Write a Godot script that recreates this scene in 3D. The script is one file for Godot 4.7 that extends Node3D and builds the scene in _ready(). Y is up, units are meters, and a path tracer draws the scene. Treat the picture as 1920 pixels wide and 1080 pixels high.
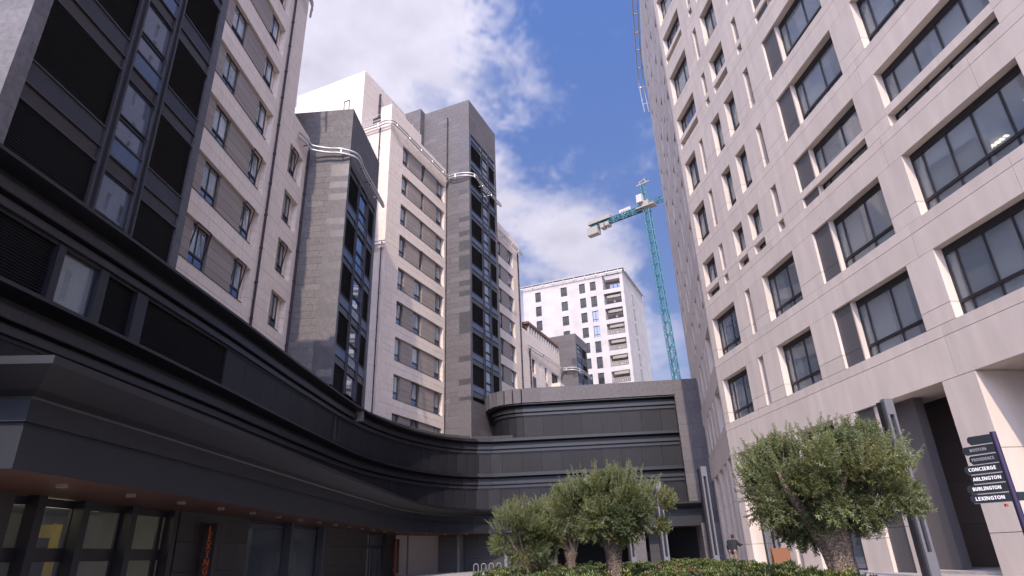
extends Node3D
# y is up, metres. Facade frames put local y = 0 at eye height (G above the ground), x along the wall, z out of it.
const G := 1.1
var SUN := Vector3(sin(deg_to_rad(187.0)) * cos(deg_to_rad(38.0)), sin(deg_to_rad(38.0)), -cos(deg_to_rad(187.0)) * cos(deg_to_rad(38.0)))
var rng := RandomNumberGenerator.new()
var M := {}
var used := {}
var cache := {}
var unit := BoxMesh.new()

# ---------------------------------------------------------------- mesh collector
class MB:
	var v := PackedVector3Array()
	var n := PackedVector3Array()
	var ix := PackedInt32Array()
	func quad(a: Vector3, b: Vector3, c: Vector3, d: Vector3) -> void:
		var nn := (b - a).cross(d - a)
		if nn.length_squared() < 1e-14:
			nn = (c - b).cross(d - b)
		nn = nn.normalized()
		var k := v.size()
		v.append_array([a, b, c, d])
		n.append_array([nn, nn, nn, nn])
		ix.append_array([k, k + 2, k + 1, k, k + 3, k + 2])
	func obox(t: Transform3D, s: Vector3) -> void:
		var h := s * 0.5
		var p := []
		for i in 8:
			p.append(t * Vector3(h.x if i & 1 else -h.x, h.y if i & 2 else -h.y, h.z if i & 4 else -h.z))
		quad(p[4], p[5], p[7], p[6]); quad(p[1], p[0], p[2], p[3]); quad(p[5], p[1], p[3], p[7])
		quad(p[0], p[4], p[6], p[2]); quad(p[6], p[7], p[3], p[2]); quad(p[0], p[1], p[5], p[4])
	func box(lo: Vector3, hi: Vector3) -> void:
		obox(Transform3D(Basis(), (lo + hi) * 0.5), hi - lo)
	func bar(a: Vector3, b: Vector3, w: float, w2 := -1.0) -> void:
		var d := b - a
		if d.length() < 1e-5: return
		var z := d.normalized()
		var up := Vector3.UP if absf(z.y) < 0.95 else Vector3.RIGHT
		var x := up.cross(z).normalized()
		obox(Transform3D(Basis(x, z.cross(x), z), (a + b) * 0.5), Vector3(w, w2 if w2 > 0 else w, d.length()))
	func tube(pts: Array, radii: Array, sides := 8, bump := 0.0, ns: FastNoiseLite = null) -> void:
		var rings := []
		var x := Vector3.ZERO
		for i in pts.size():
			var t: Vector3 = (pts[mini(i + 1, pts.size() - 1)] - pts[maxi(i - 1, 0)]).normalized()
			if x == Vector3.ZERO:
				x = t.cross(Vector3(0.31, 0.2, 0.93)).normalized()
			x = (x - t * x.dot(t)).normalized()
			var y := t.cross(x)
			var r: float = radii[i] if radii.size() > 1 else radii[0]
			var ring := []
			for k in sides:
				var a := TAU * k / sides
				var q: float = r
				if ns: q *= 1.0 + bump * ns.get_noise_3d(cos(a) * 1.6 + pts[i].x, pts[i].y * 0.55, sin(a) * 1.6 + pts[i].z)
				ring.append(pts[i] + (x * cos(a) + y * sin(a)) * q)
			rings.append(ring)
		var base := v.size()
		for i in rings.size():
			for k in sides:
				v.append(rings[i][k])
				var e1: Vector3 = rings[i][(k + 1) % sides] - rings[i][(k + sides - 1) % sides]
				var e2: Vector3 = rings[mini(i + 1, rings.size() - 1)][k] - rings[maxi(i - 1, 0)][k]
				n.append(e1.cross(e2).normalized())
		for i in rings.size() - 1:
			for k in sides:
				var a0 := base + i * sides + k
				var b0 := base + i * sides + (k + 1) % sides
				ix.append_array([a0, a0 + sides, b0, b0, a0 + sides, b0 + sides])
		for e in [0, rings.size() - 1]:
			var c := v.size()
			var dirv: Vector3 = (pts[0] - pts[1]).normalized() if e == 0 else (pts[-1] - pts[-2]).normalized()
			v.append(pts[e]); n.append(dirv)
			for k in sides:
				v.append(rings[e][k]); n.append(dirv)
			for k in sides:
				if e == 0: ix.append_array([c, c + 1 + k, c + 1 + (k + 1) % sides])
				else: ix.append_array([c, c + 1 + (k + 1) % sides, c + 1 + k])
	func mesh() -> ArrayMesh:
		var a := []
		a.resize(Mesh.ARRAY_MAX)
		a[Mesh.ARRAY_VERTEX] = v; a[Mesh.ARRAY_NORMAL] = n; a[Mesh.ARRAY_INDEX] = ix
		var m := ArrayMesh.new()
		m.add_surface_from_arrays(Mesh.PRIMITIVE_TRIANGLES, a)
		return m

# ---------------------------------------------------------------- node helpers
func numbered(called: String) -> String:
	used[called] = used.get(called, -1) + 1
	return called if used[called] == 0 else "%s_%03d" % [called, used[called]]
func thing(called: String, label: String, category: String, at := Vector3.ZERO, group := "") -> Node3D:
	var o := Node3D.new()
	o.name = numbered(called); o.position = at
	add_child(o)
	return tag(o, label, category, group)
func tag(o: Node3D, label: String, category := "", group := "", kind := "") -> Node3D:
	if label: o.set_meta("label", label)
	if category: o.set_meta("category", category)
	if group: o.set_meta("group", group)
	if kind: o.set_meta("kind", kind)
	return o
func world_of(o: Node) -> Transform3D:
	var t := Transform3D()
	while o != self:
		t = o.transform * t
		o = o.get_parent()
	return t
func put(parent: Node, called: String, mesh: Mesh, mat: Material, xf := Transform3D()) -> MeshInstance3D:
	var o := MeshInstance3D.new()
	o.mesh = mesh; o.material_override = mat
	if parent == self:
		o.name = numbered(called); o.transform = xf
		add_child(o)
	else:
		var cnt: Dictionary = parent.get_meta("cnt", {})
		cnt[called] = cnt.get(called, -1) + 1
		parent.set_meta("cnt", cnt)
		o.name = called if cnt[called] == 0 else "%s_%03d" % [called, cnt[called]]
		o.transform = world_of(parent).affine_inverse() * xf
		parent.add_child(o)
	return o
func box(parent: Node, called: String, mat: Material, fr: Transform3D, x0: float, x1: float, y0: float, y1: float, z0: float, z1: float) -> MeshInstance3D:
	return put(parent, called, unit, mat, fr * Transform3D(Basis.from_scale(Vector3(absf(x1 - x0), absf(y1 - y0), absf(z1 - z0))), Vector3((x0 + x1) / 2, (y0 + y1) / 2, (z0 + z1) / 2)))
func frame(px: float, pz: float, az: float, flip := false) -> Transform3D:
	var a := deg_to_rad(az)
	var d := Vector3(sin(a), 0, -cos(a))
	if flip: d = -d
	return Transform3D(Basis(d, Vector3.UP, Vector3(-d.z, 0, d.x)), Vector3(px, G, pz))
func shift(fr: Transform3D, x: float, y: float, z: float) -> Transform3D:
	return fr * Transform3D(Basis(), Vector3(x, y, z))
func pick(a: Array) -> Variant:
	return a[rng.randi() % a.size()]
func tiles(th: Node, called: String, mats: Array, fr: Transform3D, x0: float, x1: float, y0: float, y1: float, length: float, course: float, z0: float, z1: float, gap := 0.014, bond := true) -> void:
	if x1 - x0 < 0.04 or y1 - y0 < 0.04: return
	var rows := maxi(1, roundi((y1 - y0) / course))
	var rh := (y1 - y0) / rows
	for r in rows:
		var n := maxi(1, roundi((x1 - x0) / length))
		var cuts := [x0]
		for k in range(1, n):
			var c := x0 + (x1 - x0) * k / n
			if bond: c += (0.28 if r % 2 else -0.2) * (x1 - x0) / n + rng.randf_range(-0.06, 0.06) * length
			cuts.append(c)
		cuts.append(x1)
		for k in n:
			box(th, called, pick(mats), fr, cuts[k] + (gap / 2 if k else 0.0), cuts[k + 1] - (gap / 2 if k < n - 1 else 0.0), y0 + r * rh + (gap / 2 if r else 0.0), y0 + (r + 1) * rh - (gap / 2 if r < rows - 1 else 0.0), z0, z1 + rng.randf_range(-0.002, 0.002))

# ---------------------------------------------------------------- materials
func noise_tex(sd: int, freq: float, lo: float, hi: float, size := 256, oct := 4, stretch := 1.0) -> ImageTexture:
	var f := FastNoiseLite.new()
	f.seed = sd; f.frequency = freq; f.fractal_octaves = oct
	f.noise_type = FastNoiseLite.TYPE_SIMPLEX_SMOOTH
	var src := f.get_seamless_image(size, int(size / stretch))
	src.convert(Image.FORMAT_L8)
	if stretch != 1.0: src.resize(size, size, Image.INTERPOLATE_CUBIC)   # drawn out into vertical streaks
	var d := src.get_data()
	for i in d.size():
		var t := clampf((d[i] / 255.0 - 0.5) * 1.3 + 0.5, 0, 1)
		d[i] = int(255 * lerpf(lo, hi, t))
	var im := Image.create_from_data(size, size, false, Image.FORMAT_L8, d)
	im.convert(Image.FORMAT_RGB8)
	return ImageTexture.create_from_image(im)
func mat(called: String, lin: Color, rough := 0.8, metal := 0.0, tex: Texture2D = null, scale := 0.5, bump: Texture2D = null, depth := 0.0) -> StandardMaterial3D:
	var m := StandardMaterial3D.new()
	m.resource_name = called
	m.albedo_color = lin.linear_to_srgb()
	m.roughness = rough; m.metallic = metal
	if tex:
		m.albedo_texture = tex
	if bump:
		m.heightmap_enabled = true; m.heightmap_texture = bump; m.heightmap_scale = depth
	if tex or bump:
		m.uv1_triplanar = true; m.uv1_world_triplanar = true
		m.uv1_scale = Vector3.ONE * scale
	M[called] = m
	return m
func variants(called: String, lin: Color, spread: Array, rough := 0.8, tex: Texture2D = null, scale := 0.5, bump: Texture2D = null, depth := 0.0) -> Array:
	var out := []
	for i in spread.size():
		out.append(mat(called + "_%d" % i, Color(lin.r * spread[i], lin.g * spread[i], lin.b * spread[i]), rough, 0.0, tex, scale, bump, depth))
	return out
func glass(called: String, c: Color, a: float) -> void:
	var m := StandardMaterial3D.new()
	m.resource_name = called
	m.albedo_color = Color(c.r, c.g, c.b, a)
	m.transparency = BaseMaterial3D.TRANSPARENCY_ALPHA
	m.roughness = 0.02; m.metallic_specular = 0.6
	M[called] = m
func glow(called: String, c: Color, e: float) -> void:
	var m := mat(called, Color(0.8, 0.8, 0.8), 0.6)
	m.emission_enabled = true; m.emission = c; m.emission_energy_multiplier = e
var CREAM := []
var TILE := []
var STONE := []
var GRANITE := []
var TAUPE := []
var ARCADE := []
var PANELS := []
func materials() -> void:
	var soft := noise_tex(3, 0.012, 0.90, 1.0)
	var fine := noise_tex(5, 0.09, 0.88, 1.0)
	var blot := noise_tex(7, 0.03, 0.84, 1.0, 256, 5)
	var speck := noise_tex(9, 0.16, 0.45, 1.0, 256, 3)
	var streak := noise_tex(13, 0.04, 0.86, 1.0, 512, 4, 8.0)
	var rain := noise_tex(17, 0.022, 0.93, 1.0, 512, 5, 5.0)
	var bumpy := noise_tex(11, 0.07, 0.0, 1.0, 256, 5)
	CREAM = variants("office_stone", Color(0.60, 0.51, 0.445), [1.0, 0.955, 1.03, 0.98], 0.75, rain, 0.11)
	TILE = variants("cream_tile", Color(0.65, 0.555, 0.485), [1.0, 0.975, 1.02, 0.99], 0.7, rain, 0.3)
	STONE = variants("grey_stone", Color(0.118, 0.106, 0.111), [1.0, 0.92, 1.06, 0.96, 1.03, 0.98, 1.16], 0.7, blot, 0.45, bumpy, 0.4)
	GRANITE = variants("dark_granite", Color(0.05, 0.042, 0.044), [1.0, 0.85, 1.12], 0.5, speck, 0.9)
	TAUPE = variants("taupe_tile", Color(0.27, 0.228, 0.205), [1.0, 0.95, 1.05], 0.7, fine, 0.5)
	PANELS = variants("podium_metal", Color(0.017, 0.016, 0.020), [1.0, 0.86, 1.12, 0.94], 0.5, streak, 0.25)
	for p in PANELS: p.metallic_specular = 0.34
	ARCADE = variants("arcade_granite_lifted", Color(0.22, 0.18, 0.178), [1.0, 0.8, 1.12], 0.4, speck, 0.9)  # granite lightened in its colour to make up for the recess's deep shade
	mat("wall_core", Color(0.34, 0.3, 0.28), 0.9)
	mat("stone_core", Color(0.11, 0.10, 0.10), 0.9)
	mat("side_granite", Color(0.17, 0.155, 0.165), 0.6, 0.0, speck, 0.8)
	mat("cornice_metal", Color(0.010, 0.0095, 0.012), 0.42, 0.0, soft, 0.3)
	mat("cornice_sheen", Color(0.028, 0.027, 0.032), 0.4, 0.15, streak, 0.25)  # lighter copy of the cornice metal; the bands' sheen put into its colour
	mat("canopy_metal", Color(0.013, 0.0145, 0.020), 0.45, 0.1, soft, 0.3)
	mat("soffit_wood", Color(0.10, 0.042, 0.026), 0.55, 0.0, fine, 0.4)
	mat("frame_dark", Color(0.02, 0.018, 0.022), 0.4, 0.2)
	mat("frame_brown", Color(0.035, 0.026, 0.026), 0.45, 0.2)
	mat("frame_grey", Color(0.10, 0.096, 0.104), 0.4, 0.5, soft, 0.4)
	mat("mullion_grey", Color(0.045, 0.044, 0.052), 0.35, 0.5)
	mat("louvre_black", Color(0.013, 0.013, 0.016), 0.5, 0.1)
	mat("spandrel_metal", Color(0.03, 0.033, 0.044), 0.42, 0.4, soft, 0.3)
	mat("spandrel_sky_tint", Color(0.075, 0.10, 0.175), 0.3, 0.6, soft, 0.3)  # blue of the mirrored sky put into the panel colour
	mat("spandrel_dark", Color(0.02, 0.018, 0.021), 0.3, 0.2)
	mat("mirror_glass", Color(0.2, 0.24, 0.32), 0.03, 0.85)
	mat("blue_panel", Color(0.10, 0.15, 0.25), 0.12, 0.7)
	mat("dark_glass", Color(0.02, 0.022, 0.026), 0.03, 0.0)
	mat("room_dark", Color(0.045, 0.042, 0.042), 0.9)
	mat("room_wall", Color(0.10, 0.092, 0.09), 0.9)
	mat("ceiling_white", Color(0.2, 0.19, 0.18), 0.9)
	mat("curtain", Color(0.24, 0.235, 0.24), 0.95)
	mat("blind", Color(0.11, 0.105, 0.095), 0.9)
	mat("rail_metal", Color(0.5, 0.48, 0.48), 0.4, 0.4)
	mat("pipe_brown", Color(0.03, 0.019, 0.026), 0.85, 0.0)
	mat("crane_teal", Color(0.012, 0.105, 0.13), 0.5, 0.1)
	mat("crane_grey", Color(0.27, 0.245, 0.21), 0.7)
	mat("white_paint", Color(0.45, 0.415, 0.395), 0.7, 0.0, soft, 0.1)
	mat("white_shade", Color(0.44, 0.41, 0.395), 0.7, 0.0, soft, 0.1)
	mat("brown_roof", Color(0.16, 0.09, 0.07), 0.8, 0.0, fine, 0.5)
	mat("balcony_dark", Color(0.08, 0.055, 0.055), 0.8)
	mat("post_grey", Color(0.075, 0.075, 0.088), 0.5, 0.3)
	mat("post_light", Color(0.15, 0.15, 0.165), 0.5, 0.3)
	mat("paving", Color(0.38, 0.35, 0.33), 0.85, 0.0, blot, 0.3)
	mat("paving_light", Color(0.42, 0.385, 0.36), 0.85, 0.0, soft, 0.5)
	mat("soil", Color(0.06, 0.045, 0.03), 0.95, 0.0, blot, 1.0)
	mat("bark", Color(0.33, 0.235, 0.175), 0.9, 0.0, noise_tex(21, 0.05, 0.35, 1.0, 256, 5), 1.6, bumpy, 3.0)
	mat("sign_navy", Color(0.006, 0.009, 0.014), 0.9, 0.0)
	mat("sign_purple", Color(0.02, 0.012, 0.04), 0.45, 0.2)
	mat("letter_white", Color(0.72, 0.71, 0.70), 0.6)
	mat("letter_grey", Color(0.22, 0.22, 0.23), 0.6)
	mat("orange", Color(0.16, 0.058, 0.022), 0.7)
	mat("poster_blue", Color(0.07, 0.10, 0.30), 0.6)
	mat("poster_grey", Color(0.25, 0.28, 0.32), 0.6)
	mat("skin", Color(0.35, 0.2, 0.14), 0.6)
	mat("jacket", Color(0.008, 0.008, 0.012), 0.85)
	mat("trousers", Color(0.20, 0.145, 0.11), 0.9)
	mat("shoe", Color(0.05, 0.03, 0.025), 0.6)
	mat("hair", Color(0.02, 0.013, 0.012), 0.8)
	glow("lamp_warm", Color(1.0, 0.82, 0.55), 3.0)
	glow("lamp_white", Color(1.0, 0.93, 0.82), 0.7)
	glow("lamp_panel", Color(1.0, 0.97, 0.86), 1.0)
	glow("letter_amber", Color(1.0, 0.42, 0.12), 0.035)
	M.letter_amber.albedo_color = Color(0.36, 0.2, 0.09)
	mat("lamp_off", Color(0.2, 0.17, 0.155), 0.5)
	glass("pane", Color(0.75, 0.8, 0.85), 0.12)
	glass("shop_pane", Color(0.6, 0.65, 0.7), 0.12)
	M.shop_pane.metallic_specular = 0.28
	for c in [["leaf", Color.WHITE, 0.55, true], ["leaf_bed", Color.WHITE, 0.7, true]]:
		var m := mat(c[0], c[1], c[2])
		m.vertex_color_use_as_albedo = true
		m.backlight_enabled = true; m.backlight = Color(0.35, 0.35, 0.35)

# ---------------------------------------------------------------- windows
func window(th: Node, called: String, fr: Transform3D, x0: float, x1: float, y0: float, y1: float, z: float, cols: Array, rows: Array, fmat: String, w := 0.06, pane := "pane", head := 0.0, sash := 0.05) -> MeshInstance3D:
	# cols and rows: places of mullions and transoms in metres from the lower left corner; head: depth of a solid dark head band
	var W := x1 - x0
	var H := y1 - y0
	var key := "w%.2f_%.2f_%s_%s_%.2f_%.2f" % [W, H, str(cols), str(rows), w, head]
	if not cache.has(key):
		var b := MB.new()
		b.box(Vector3(0, 0, -0.03), Vector3(w, H, sash)); b.box(Vector3(W - w, 0, -0.03), Vector3(W, H, sash))
		b.box(Vector3(w, 0, -0.03), Vector3(W - w, w, sash)); b.box(Vector3(w, H - w - head, -0.03), Vector3(W - w, H, sash))
		for c in cols: b.box(Vector3(c - w / 2, w, -0.028), Vector3(c + w / 2, H - w - head, sash - 0.008))
		for r in rows: b.box(Vector3(w, r - w * 0.8, -0.026), Vector3(W - w, r + w * 0.8, sash + 0.012))
		cache[key] = b.mesh()
	var o := put(th, called, cache[key], M[fmat], shift(fr, x0, y0, z))
	var xs := [w] + cols + [W - w]
	var ys := [w] + rows + [H - w - head]
	for i in xs.size() - 1:
		for j in ys.size() - 1:
			box(o, "pane", M[pane], shift(fr, x0, y0, z), xs[i], xs[i + 1], ys[j], ys[j + 1], -0.012, -0.004)
	return o
func louvre(th: Node, called: String, fr: Transform3D, x0: float, x1: float, y0: float, y1: float, z: float, pitch := 0.1) -> void:
	var W := x1 - x0
	var H := y1 - y0
	var key := "l%.2f_%.2f_%.2f" % [W, H, pitch]
	if not cache.has(key):
		var b := MB.new()
		b.box(Vector3(0, 0, -0.12), Vector3(W, H, -0.1))
		var y := pitch * 0.5
		while y < H:
			b.obox(Transform3D(Basis(Vector3.RIGHT, 0.75), Vector3(W / 2, y, -0.045)), Vector3(W, 0.012, pitch * 0.75))
			y += pitch
		cache[key] = b.mesh()
	put(th, called, cache[key], M.louvre_black, shift(fr, x0, y0, z))

# ---------------------------------------------------------------- sky and camera
func sky_image() -> Image:
	var W := 1536
	var H := 768
	var a := FastNoiseLite.new()
	a.seed = 41; a.frequency = 1.5; a.fractal_octaves = 6; a.fractal_gain = 0.52
	a.noise_type = FastNoiseLite.TYPE_SIMPLEX_SMOOTH
	a.domain_warp_enabled = true; a.domain_warp_amplitude = 0.22; a.domain_warp_frequency = 1.4
	var b := FastNoiseLite.new()
	b.seed = 8; b.frequency = 5.0; b.fractal_octaves = 5; b.fractal_gain = 0.58
	var buf := PackedFloat32Array()
	buf.resize(W * H * 3)
	# cloud banks (azimuth, elevation, half width, half height, strength)
	var banks := [[-14.0, 42.0, 20.0, 15.0, 0.5], [-2.0, 33.0, 9.0, 6.0, 0.3], [6.5, 26.0, 5.5, 5.0, 0.5], [12.0, 25.0, 4.0, 4.0, 0.28], [8.0, 20.0, 9.0, 3.0, 0.2], [0.0, 12.0, 40.0, 6.0, 0.18],
		[14.0, 40.0, 10.0, 15.0, -0.6], [4.0, 50.0, 9.0, 7.0, -0.25], [5.0, 31.5, 5.0, 3.0, -0.2], [15.0, 23.0, 4.0, 3.0, -0.2],
		[95.0, 40.0, 35.0, 22.0, 0.35], [-120.0, 36.0, 40.0, 20.0, 0.35], [180.0, 45.0, 45.0, 22.0, 0.3], [40.0, 62.0, 25.0, 15.0, -0.2]]
	for j in H:
		var el := PI / 2 - (j + 0.5) / H * PI
		if el < -0.06: break
		var ce := cos(el)
		var se := sin(el)
		for i in W:
			var az := wrapf((i + 0.5) / W * TAU, -PI, PI)
			var d := Vector3(sin(az) * ce, se, -cos(az) * ce)
			var q := Vector3(d.x, d.y * 1.6, d.z)
			var c := a.get_noise_3dv(q) * 0.85 + 0.30 * b.get_noise_3dv(q)
			var ad := rad_to_deg(az)
			var ed := rad_to_deg(el)
			for k in banks:
				var da: float = wrapf(ad - k[0], -180, 180) * ce / k[2]
				var de: float = (ed - k[1]) / k[3]
				var rr := da * da + de * de
				if rr < 6.0: c += k[4] * exp(-rr)
			var cov := smoothstep(-0.06, 0.44, c)
			var thick := smoothstep(0.2, 0.85, c)
			var t := pow(clampf(1.0 - se, 0, 1), 2.2)
			var blue := Vector3(0.105, 0.205, 0.56).lerp(Vector3(0.40, 0.52, 0.82), t)
			var lum := 0.93 - 0.10 * thick + 0.16 * b.get_noise_3dv(q * 1.7 + Vector3(4, 2, 1))
			var cl := Vector3(0.94, 0.90, 1.06) * lum
			var ang := d.angle_to(SUN)
			var glare := 0.84 + 15.0 * exp(-2.8 * ang) + 0.2 * pow(maxf(cos(ang), 0.0), 2)   # the sky brightens towards the sun
			cl *= glare
			blue *= glare
			var s := blue.lerp(cl, cov * 0.93)
			var k0 := (j * W + i) * 3
			buf[k0] = s.x; buf[k0 + 1] = s.y; buf[k0 + 2] = s.z
	# below the horizon: dull ground light
	for j in range(int(H * 0.52), H):
		for i in W:
			var k0 := (j * W + i) * 3
			buf[k0] = 0.24; buf[k0 + 1] = 0.22; buf[k0 + 2] = 0.21
	return Image.create_from_data(W, H, false, Image.FORMAT_RGBF, buf.to_byte_array())
func camera_and_light() -> void:
	var cam := Camera3D.new()
	cam.name = "camera"
	var up := Vector3(-100, -2690, 1162).normalized()      # the zenith's vanishing point, in lens axes (right, down, forward)
	var fw := (Vector3(0, 0, 1) - up * up.z).normalized()
	var rt := fw.cross(up)
	if rt.x < 0: rt = -rt
	cam.transform = Transform3D(Basis(Vector3(rt.x, up.x, -fw.x), -Vector3(rt.y, up.y, -fw.y), -Vector3(rt.z, up.z, -fw.z)), Vector3(0, G, 0))
	cam.fov = rad_to_deg(2 * atan(540.0 / 1162.0))
	cam.near = 0.1; cam.far = 2000
	add_child(cam)
	var env := Environment.new()
	env.background_mode = Environment.BG_SKY
	env.sky = Sky.new()
	var pano := PanoramaSkyMaterial.new()
	pano.panorama = ImageTexture.create_from_image(sky_image())
	env.sky.sky_material = pano
	env.tonemap_mode = Environment.TONE_MAPPER_LINEAR
	env.tonemap_exposure = 2.02
	env.background_energy_multiplier = 0.52
	env.sdfgi_enabled = true; env.ssao_enabled = true; env.ssil_enabled = true
	var we := WorldEnvironment.new()
	we.name = "world_environment"; we.environment = env
	add_child(we)
	var sun := DirectionalLight3D.new()
	sun.name = "sun"
	sun.light_energy = 0.68
	sun.light_color = Color(1.0, 0.93, 0.82)
	sun.light_angular_distance = 0.5
	sun.shadow_enabled = true
	sun.look_at_from_position(SUN * 100, Vector3.ZERO)
	add_child(sun)

# ---------------------------------------------------------------- the office building on the right
func office() -> void:
	var th := thing("office_building", "pale stone office tower with deep offset windows filling the right side", "building", Vector3(15.2, 0, -20))
	var fr := frame(15.2, -20, -7.2, true)
	var D := 0.42
	var P3 := [[1.68, 6.55], [8.33, 8.87], [10.3, 11.52], [12.36, 13.54], [15.05, 15.57], [16.4, 18.27]]
	var P5 := [[1.68, 6.55], [8.4, 8.9], [10.36, 12.28], [13.1, 13.62], [15.14, 18.32]]
	var rows := [[[1.55, 6.42], [8.22, 11.4], [12.95, 13.48], [14.95, 18.15]], [[1.55, 6.42], [8.22, 11.4], [12.95, 13.48], [14.95, 18.15]],
		[[1.58, 6.47], [8.28, 8.82], [10.3, 11.5], [12.32, 13.5], [15.02, 15.55], [16.35, 18.18]], P3, P3, P5, P5, P5, P5, P3, P3]
	var right := [[-5.02, 0.15], [-11.0, -6.6]]
	var split := [2, 5, 7, 10]
	var lows := [2.65, 0.15]
	var U0 := -12.6
	var U1 := 18.8
	for k in rows.size():
		var head := 9.61 + 4.025 * k
		var sill := head - 2.63
		var ops: Array = right + rows[k]
		ops.sort_custom(func(p, q): return p[0] < q[0])
		var last := U0
		for o in ops + [[U1, U1]]:
			tiles(th, "pier_panel", CREAM, fr, -o[0], -last, sill, sill + 0.6, 4.2, 0.6, -D, 0, 0.02, false)
			tiles(th, "pier_panel", CREAM, fr, -o[0], -last, sill + 0.62, head, 4.2, 2.1, -D, 0, 0.02, false)
			last = o[1]
		tiles(th, "cladding_panel", CREAM, fr, -U1, -U0, head + 0.01, head + 0.955, 4.6, 0.95, -D, 0, 0.02, false)
		tiles(th, "cladding_panel", CREAM, fr, -U1, -U0, head + 0.975, head + 1.385, 4.6, 0.42, -D, 0, 0.02, false)
		for o in ops:
			if k in split:
				box(th, "lintel_beam", CREAM[2], fr, -o[1] + 0.004, -o[0] - 0.004, head - 2.08, head - 1.73, -D, -0.004)
			var x0: float = -o[1]
			var x1: float = -o[0]
			var w := x1 - x0
			if w > 4.5 and o[0] > 0:        # grey stone panel beside the glass at the far end of the widest openings
				for h2 in [[sill, sill + 0.6], [sill + 0.615, head]]:
					box(th, "granite_panel", M.side_granite, fr, x0 + 0.005, x0 + 1.16, h2[0], h2[1], -D - 0.05, -0.13)
				box(th, "jamb_panel", CREAM[1], fr, x0 + 1.16, x0 + 1.24, sill, head, -D - 0.05, -0.12)
				x0 += 1.24
				w -= 1.24
			var cols := []
			if w > 2.5:
				cols = [0.55]
				var m := roundi((w - 0.55) / 1.25)
				for i in range(1, m): cols.append(0.55 + (w - 0.55) * i / m)
			elif w > 1.5: cols = [w * 0.42]
			window(th, "window", fr, x0, x1, sill, head, -D + 0.03, cols, [0.57] if w > 0.7 else [], "frame_dark", 0.07 if w > 0.7 else 0.05, "pane", 0.2 if w > 1.0 else 0.0)
			if w > 1.0 and (k < 5 or rng.randf() < 0.5):
				var sh := rng.randf_range(0.25, 0.75) if w < 4 else rng.randf_range(0.5, 0.9)
				var b := MB.new()
				var left := rng.randf() < 0.6
				var n := int(w * sh / 0.125)
				for i in n:
					var x := (i + 0.5) * 0.125
					b.obox(Transform3D(Basis(Vector3.UP, 0.9), Vector3(x0 + x if left else x1 - x, (sill + head) / 2, -D - 0.22)), Vector3(0.1, head - sill - 0.05, 0.008))
				tag(put(th, "vertical_blind", b.mesh(), M.blind, fr), "", "", "", "stuff")
	# floors, ceilings and the rooms' back wall
	for k in rows.size() + 1:
		var y := 9.61 + 4.025 * k
		box(th, "floor_slab", M.ceiling_white, fr, -U1 + 0.3, -U0, y + 0.06 - (4.025 if k == 0 else 0.0) * 0.0, y + 1.3, -9, -D - 0.02)
	box(th, "core_wall", M.room_wall, fr, -U1 + 1.0, -U0, 5.3, 56, -9.2, -7.5)
	for u in [0.8, 7.3, 14.2]:
		box(th, "partition", M.room_wall, fr, -u - 0.1, -u + 0.1, 7.0, 53.5, -7.5, -D - 0.1)
	box(th, "roof_slab", CREAM[0], fr, -U1, -U0, 51.3, 56.5, -20, 0)
	box(th, "end_core", M.wall_core, fr, -U0, -U0 + 0.4, -G, 56, -20, 0)
	box(th, "back_core", M.wall_core, fr, -U1 + 1, -U0, -G, 56, -20.4, -20)
	# a few lit ceiling lamps behind the big low windows
	for s in [[0, -1.9, -1.8], [0, -3.2, -3.4], [1, -1.4, -1.5], [1, -3.6, -2.2], [1, -0.9, -3.2], [0, 9.9, -2.0], [1, 10.4, -2.4], [0, 16.6, -2.2]]:
		var y: float = 9.61 + 4.025 * s[0] - 0.0
		var lb := MB.new()
		for i in 5: lb.box(Vector3(-s[1] - 0.45 + i * 0.19, y + 0.01, s[2] - 0.09), Vector3(-s[1] - 0.34 + i * 0.19, y + 0.05, s[2] + 0.09))
		put(th, "ceiling_lamp", lb.mesh(), M.lamp_white, fr)
		lamp(fr * Vector3(-s[1], y - 0.05, s[2]), Color(1.0, 0.93, 0.82), 0.12, 0.3)
	# street level: a band course over piers and deep openings
	tiles(th, "base_panel", CREAM, fr, -U1, -U0, 6.56, 6.96, 4.6, 0.42, -D, 0, 0.02, false)
	tiles(th, "base_panel", CREAM, fr, -U1, -U0, 5.12, 6.54, 4.6, 1.42, -2.1, 0, 0.02, false)
	for p in [[-12.6, -11.0, 2.0], [-6.6, -5.0, 2.0], [0.12, 1.58, 2.0], [6.62, 8.2, 0.9], [11.42, 12.95, 0.9], [13.5, 14.9, 0.9], [18.0, 18.8, 0.9]]:
		for y in [[-G, 0.13], [0.15, 2.6], [2.62, 5.1]]:
			box(th, "base_pier", pick(CREAM), fr, -p[1], -p[0], y[0], y[1], -p[2], 0)
	for y in [[-G, 0.5], [0.515, 3.6], [3.615, 5.1]]:
		box(th, "granite_panel", M.side_granite, fr, -6.6, -5.5, y[0], y[1], -0.7, -0.15)
		box(th, "jamb_panel", CREAM[1], fr, -5.5, -5.2, y[0], y[1], -0.72, -0.1)
	box(th, "granite_panel", M.side_granite, fr, -5.2, -4.0, -G, 5.1, -1.1, -0.72)
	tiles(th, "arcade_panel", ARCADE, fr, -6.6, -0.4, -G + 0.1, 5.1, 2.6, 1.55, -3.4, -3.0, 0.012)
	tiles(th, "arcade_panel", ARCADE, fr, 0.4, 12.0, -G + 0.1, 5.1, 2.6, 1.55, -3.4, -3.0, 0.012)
	box(th, "arcade_step", M.paving_light, fr, -6.6, 12.6, -G, -G + 0.1, -3.4, -0.2)
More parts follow.
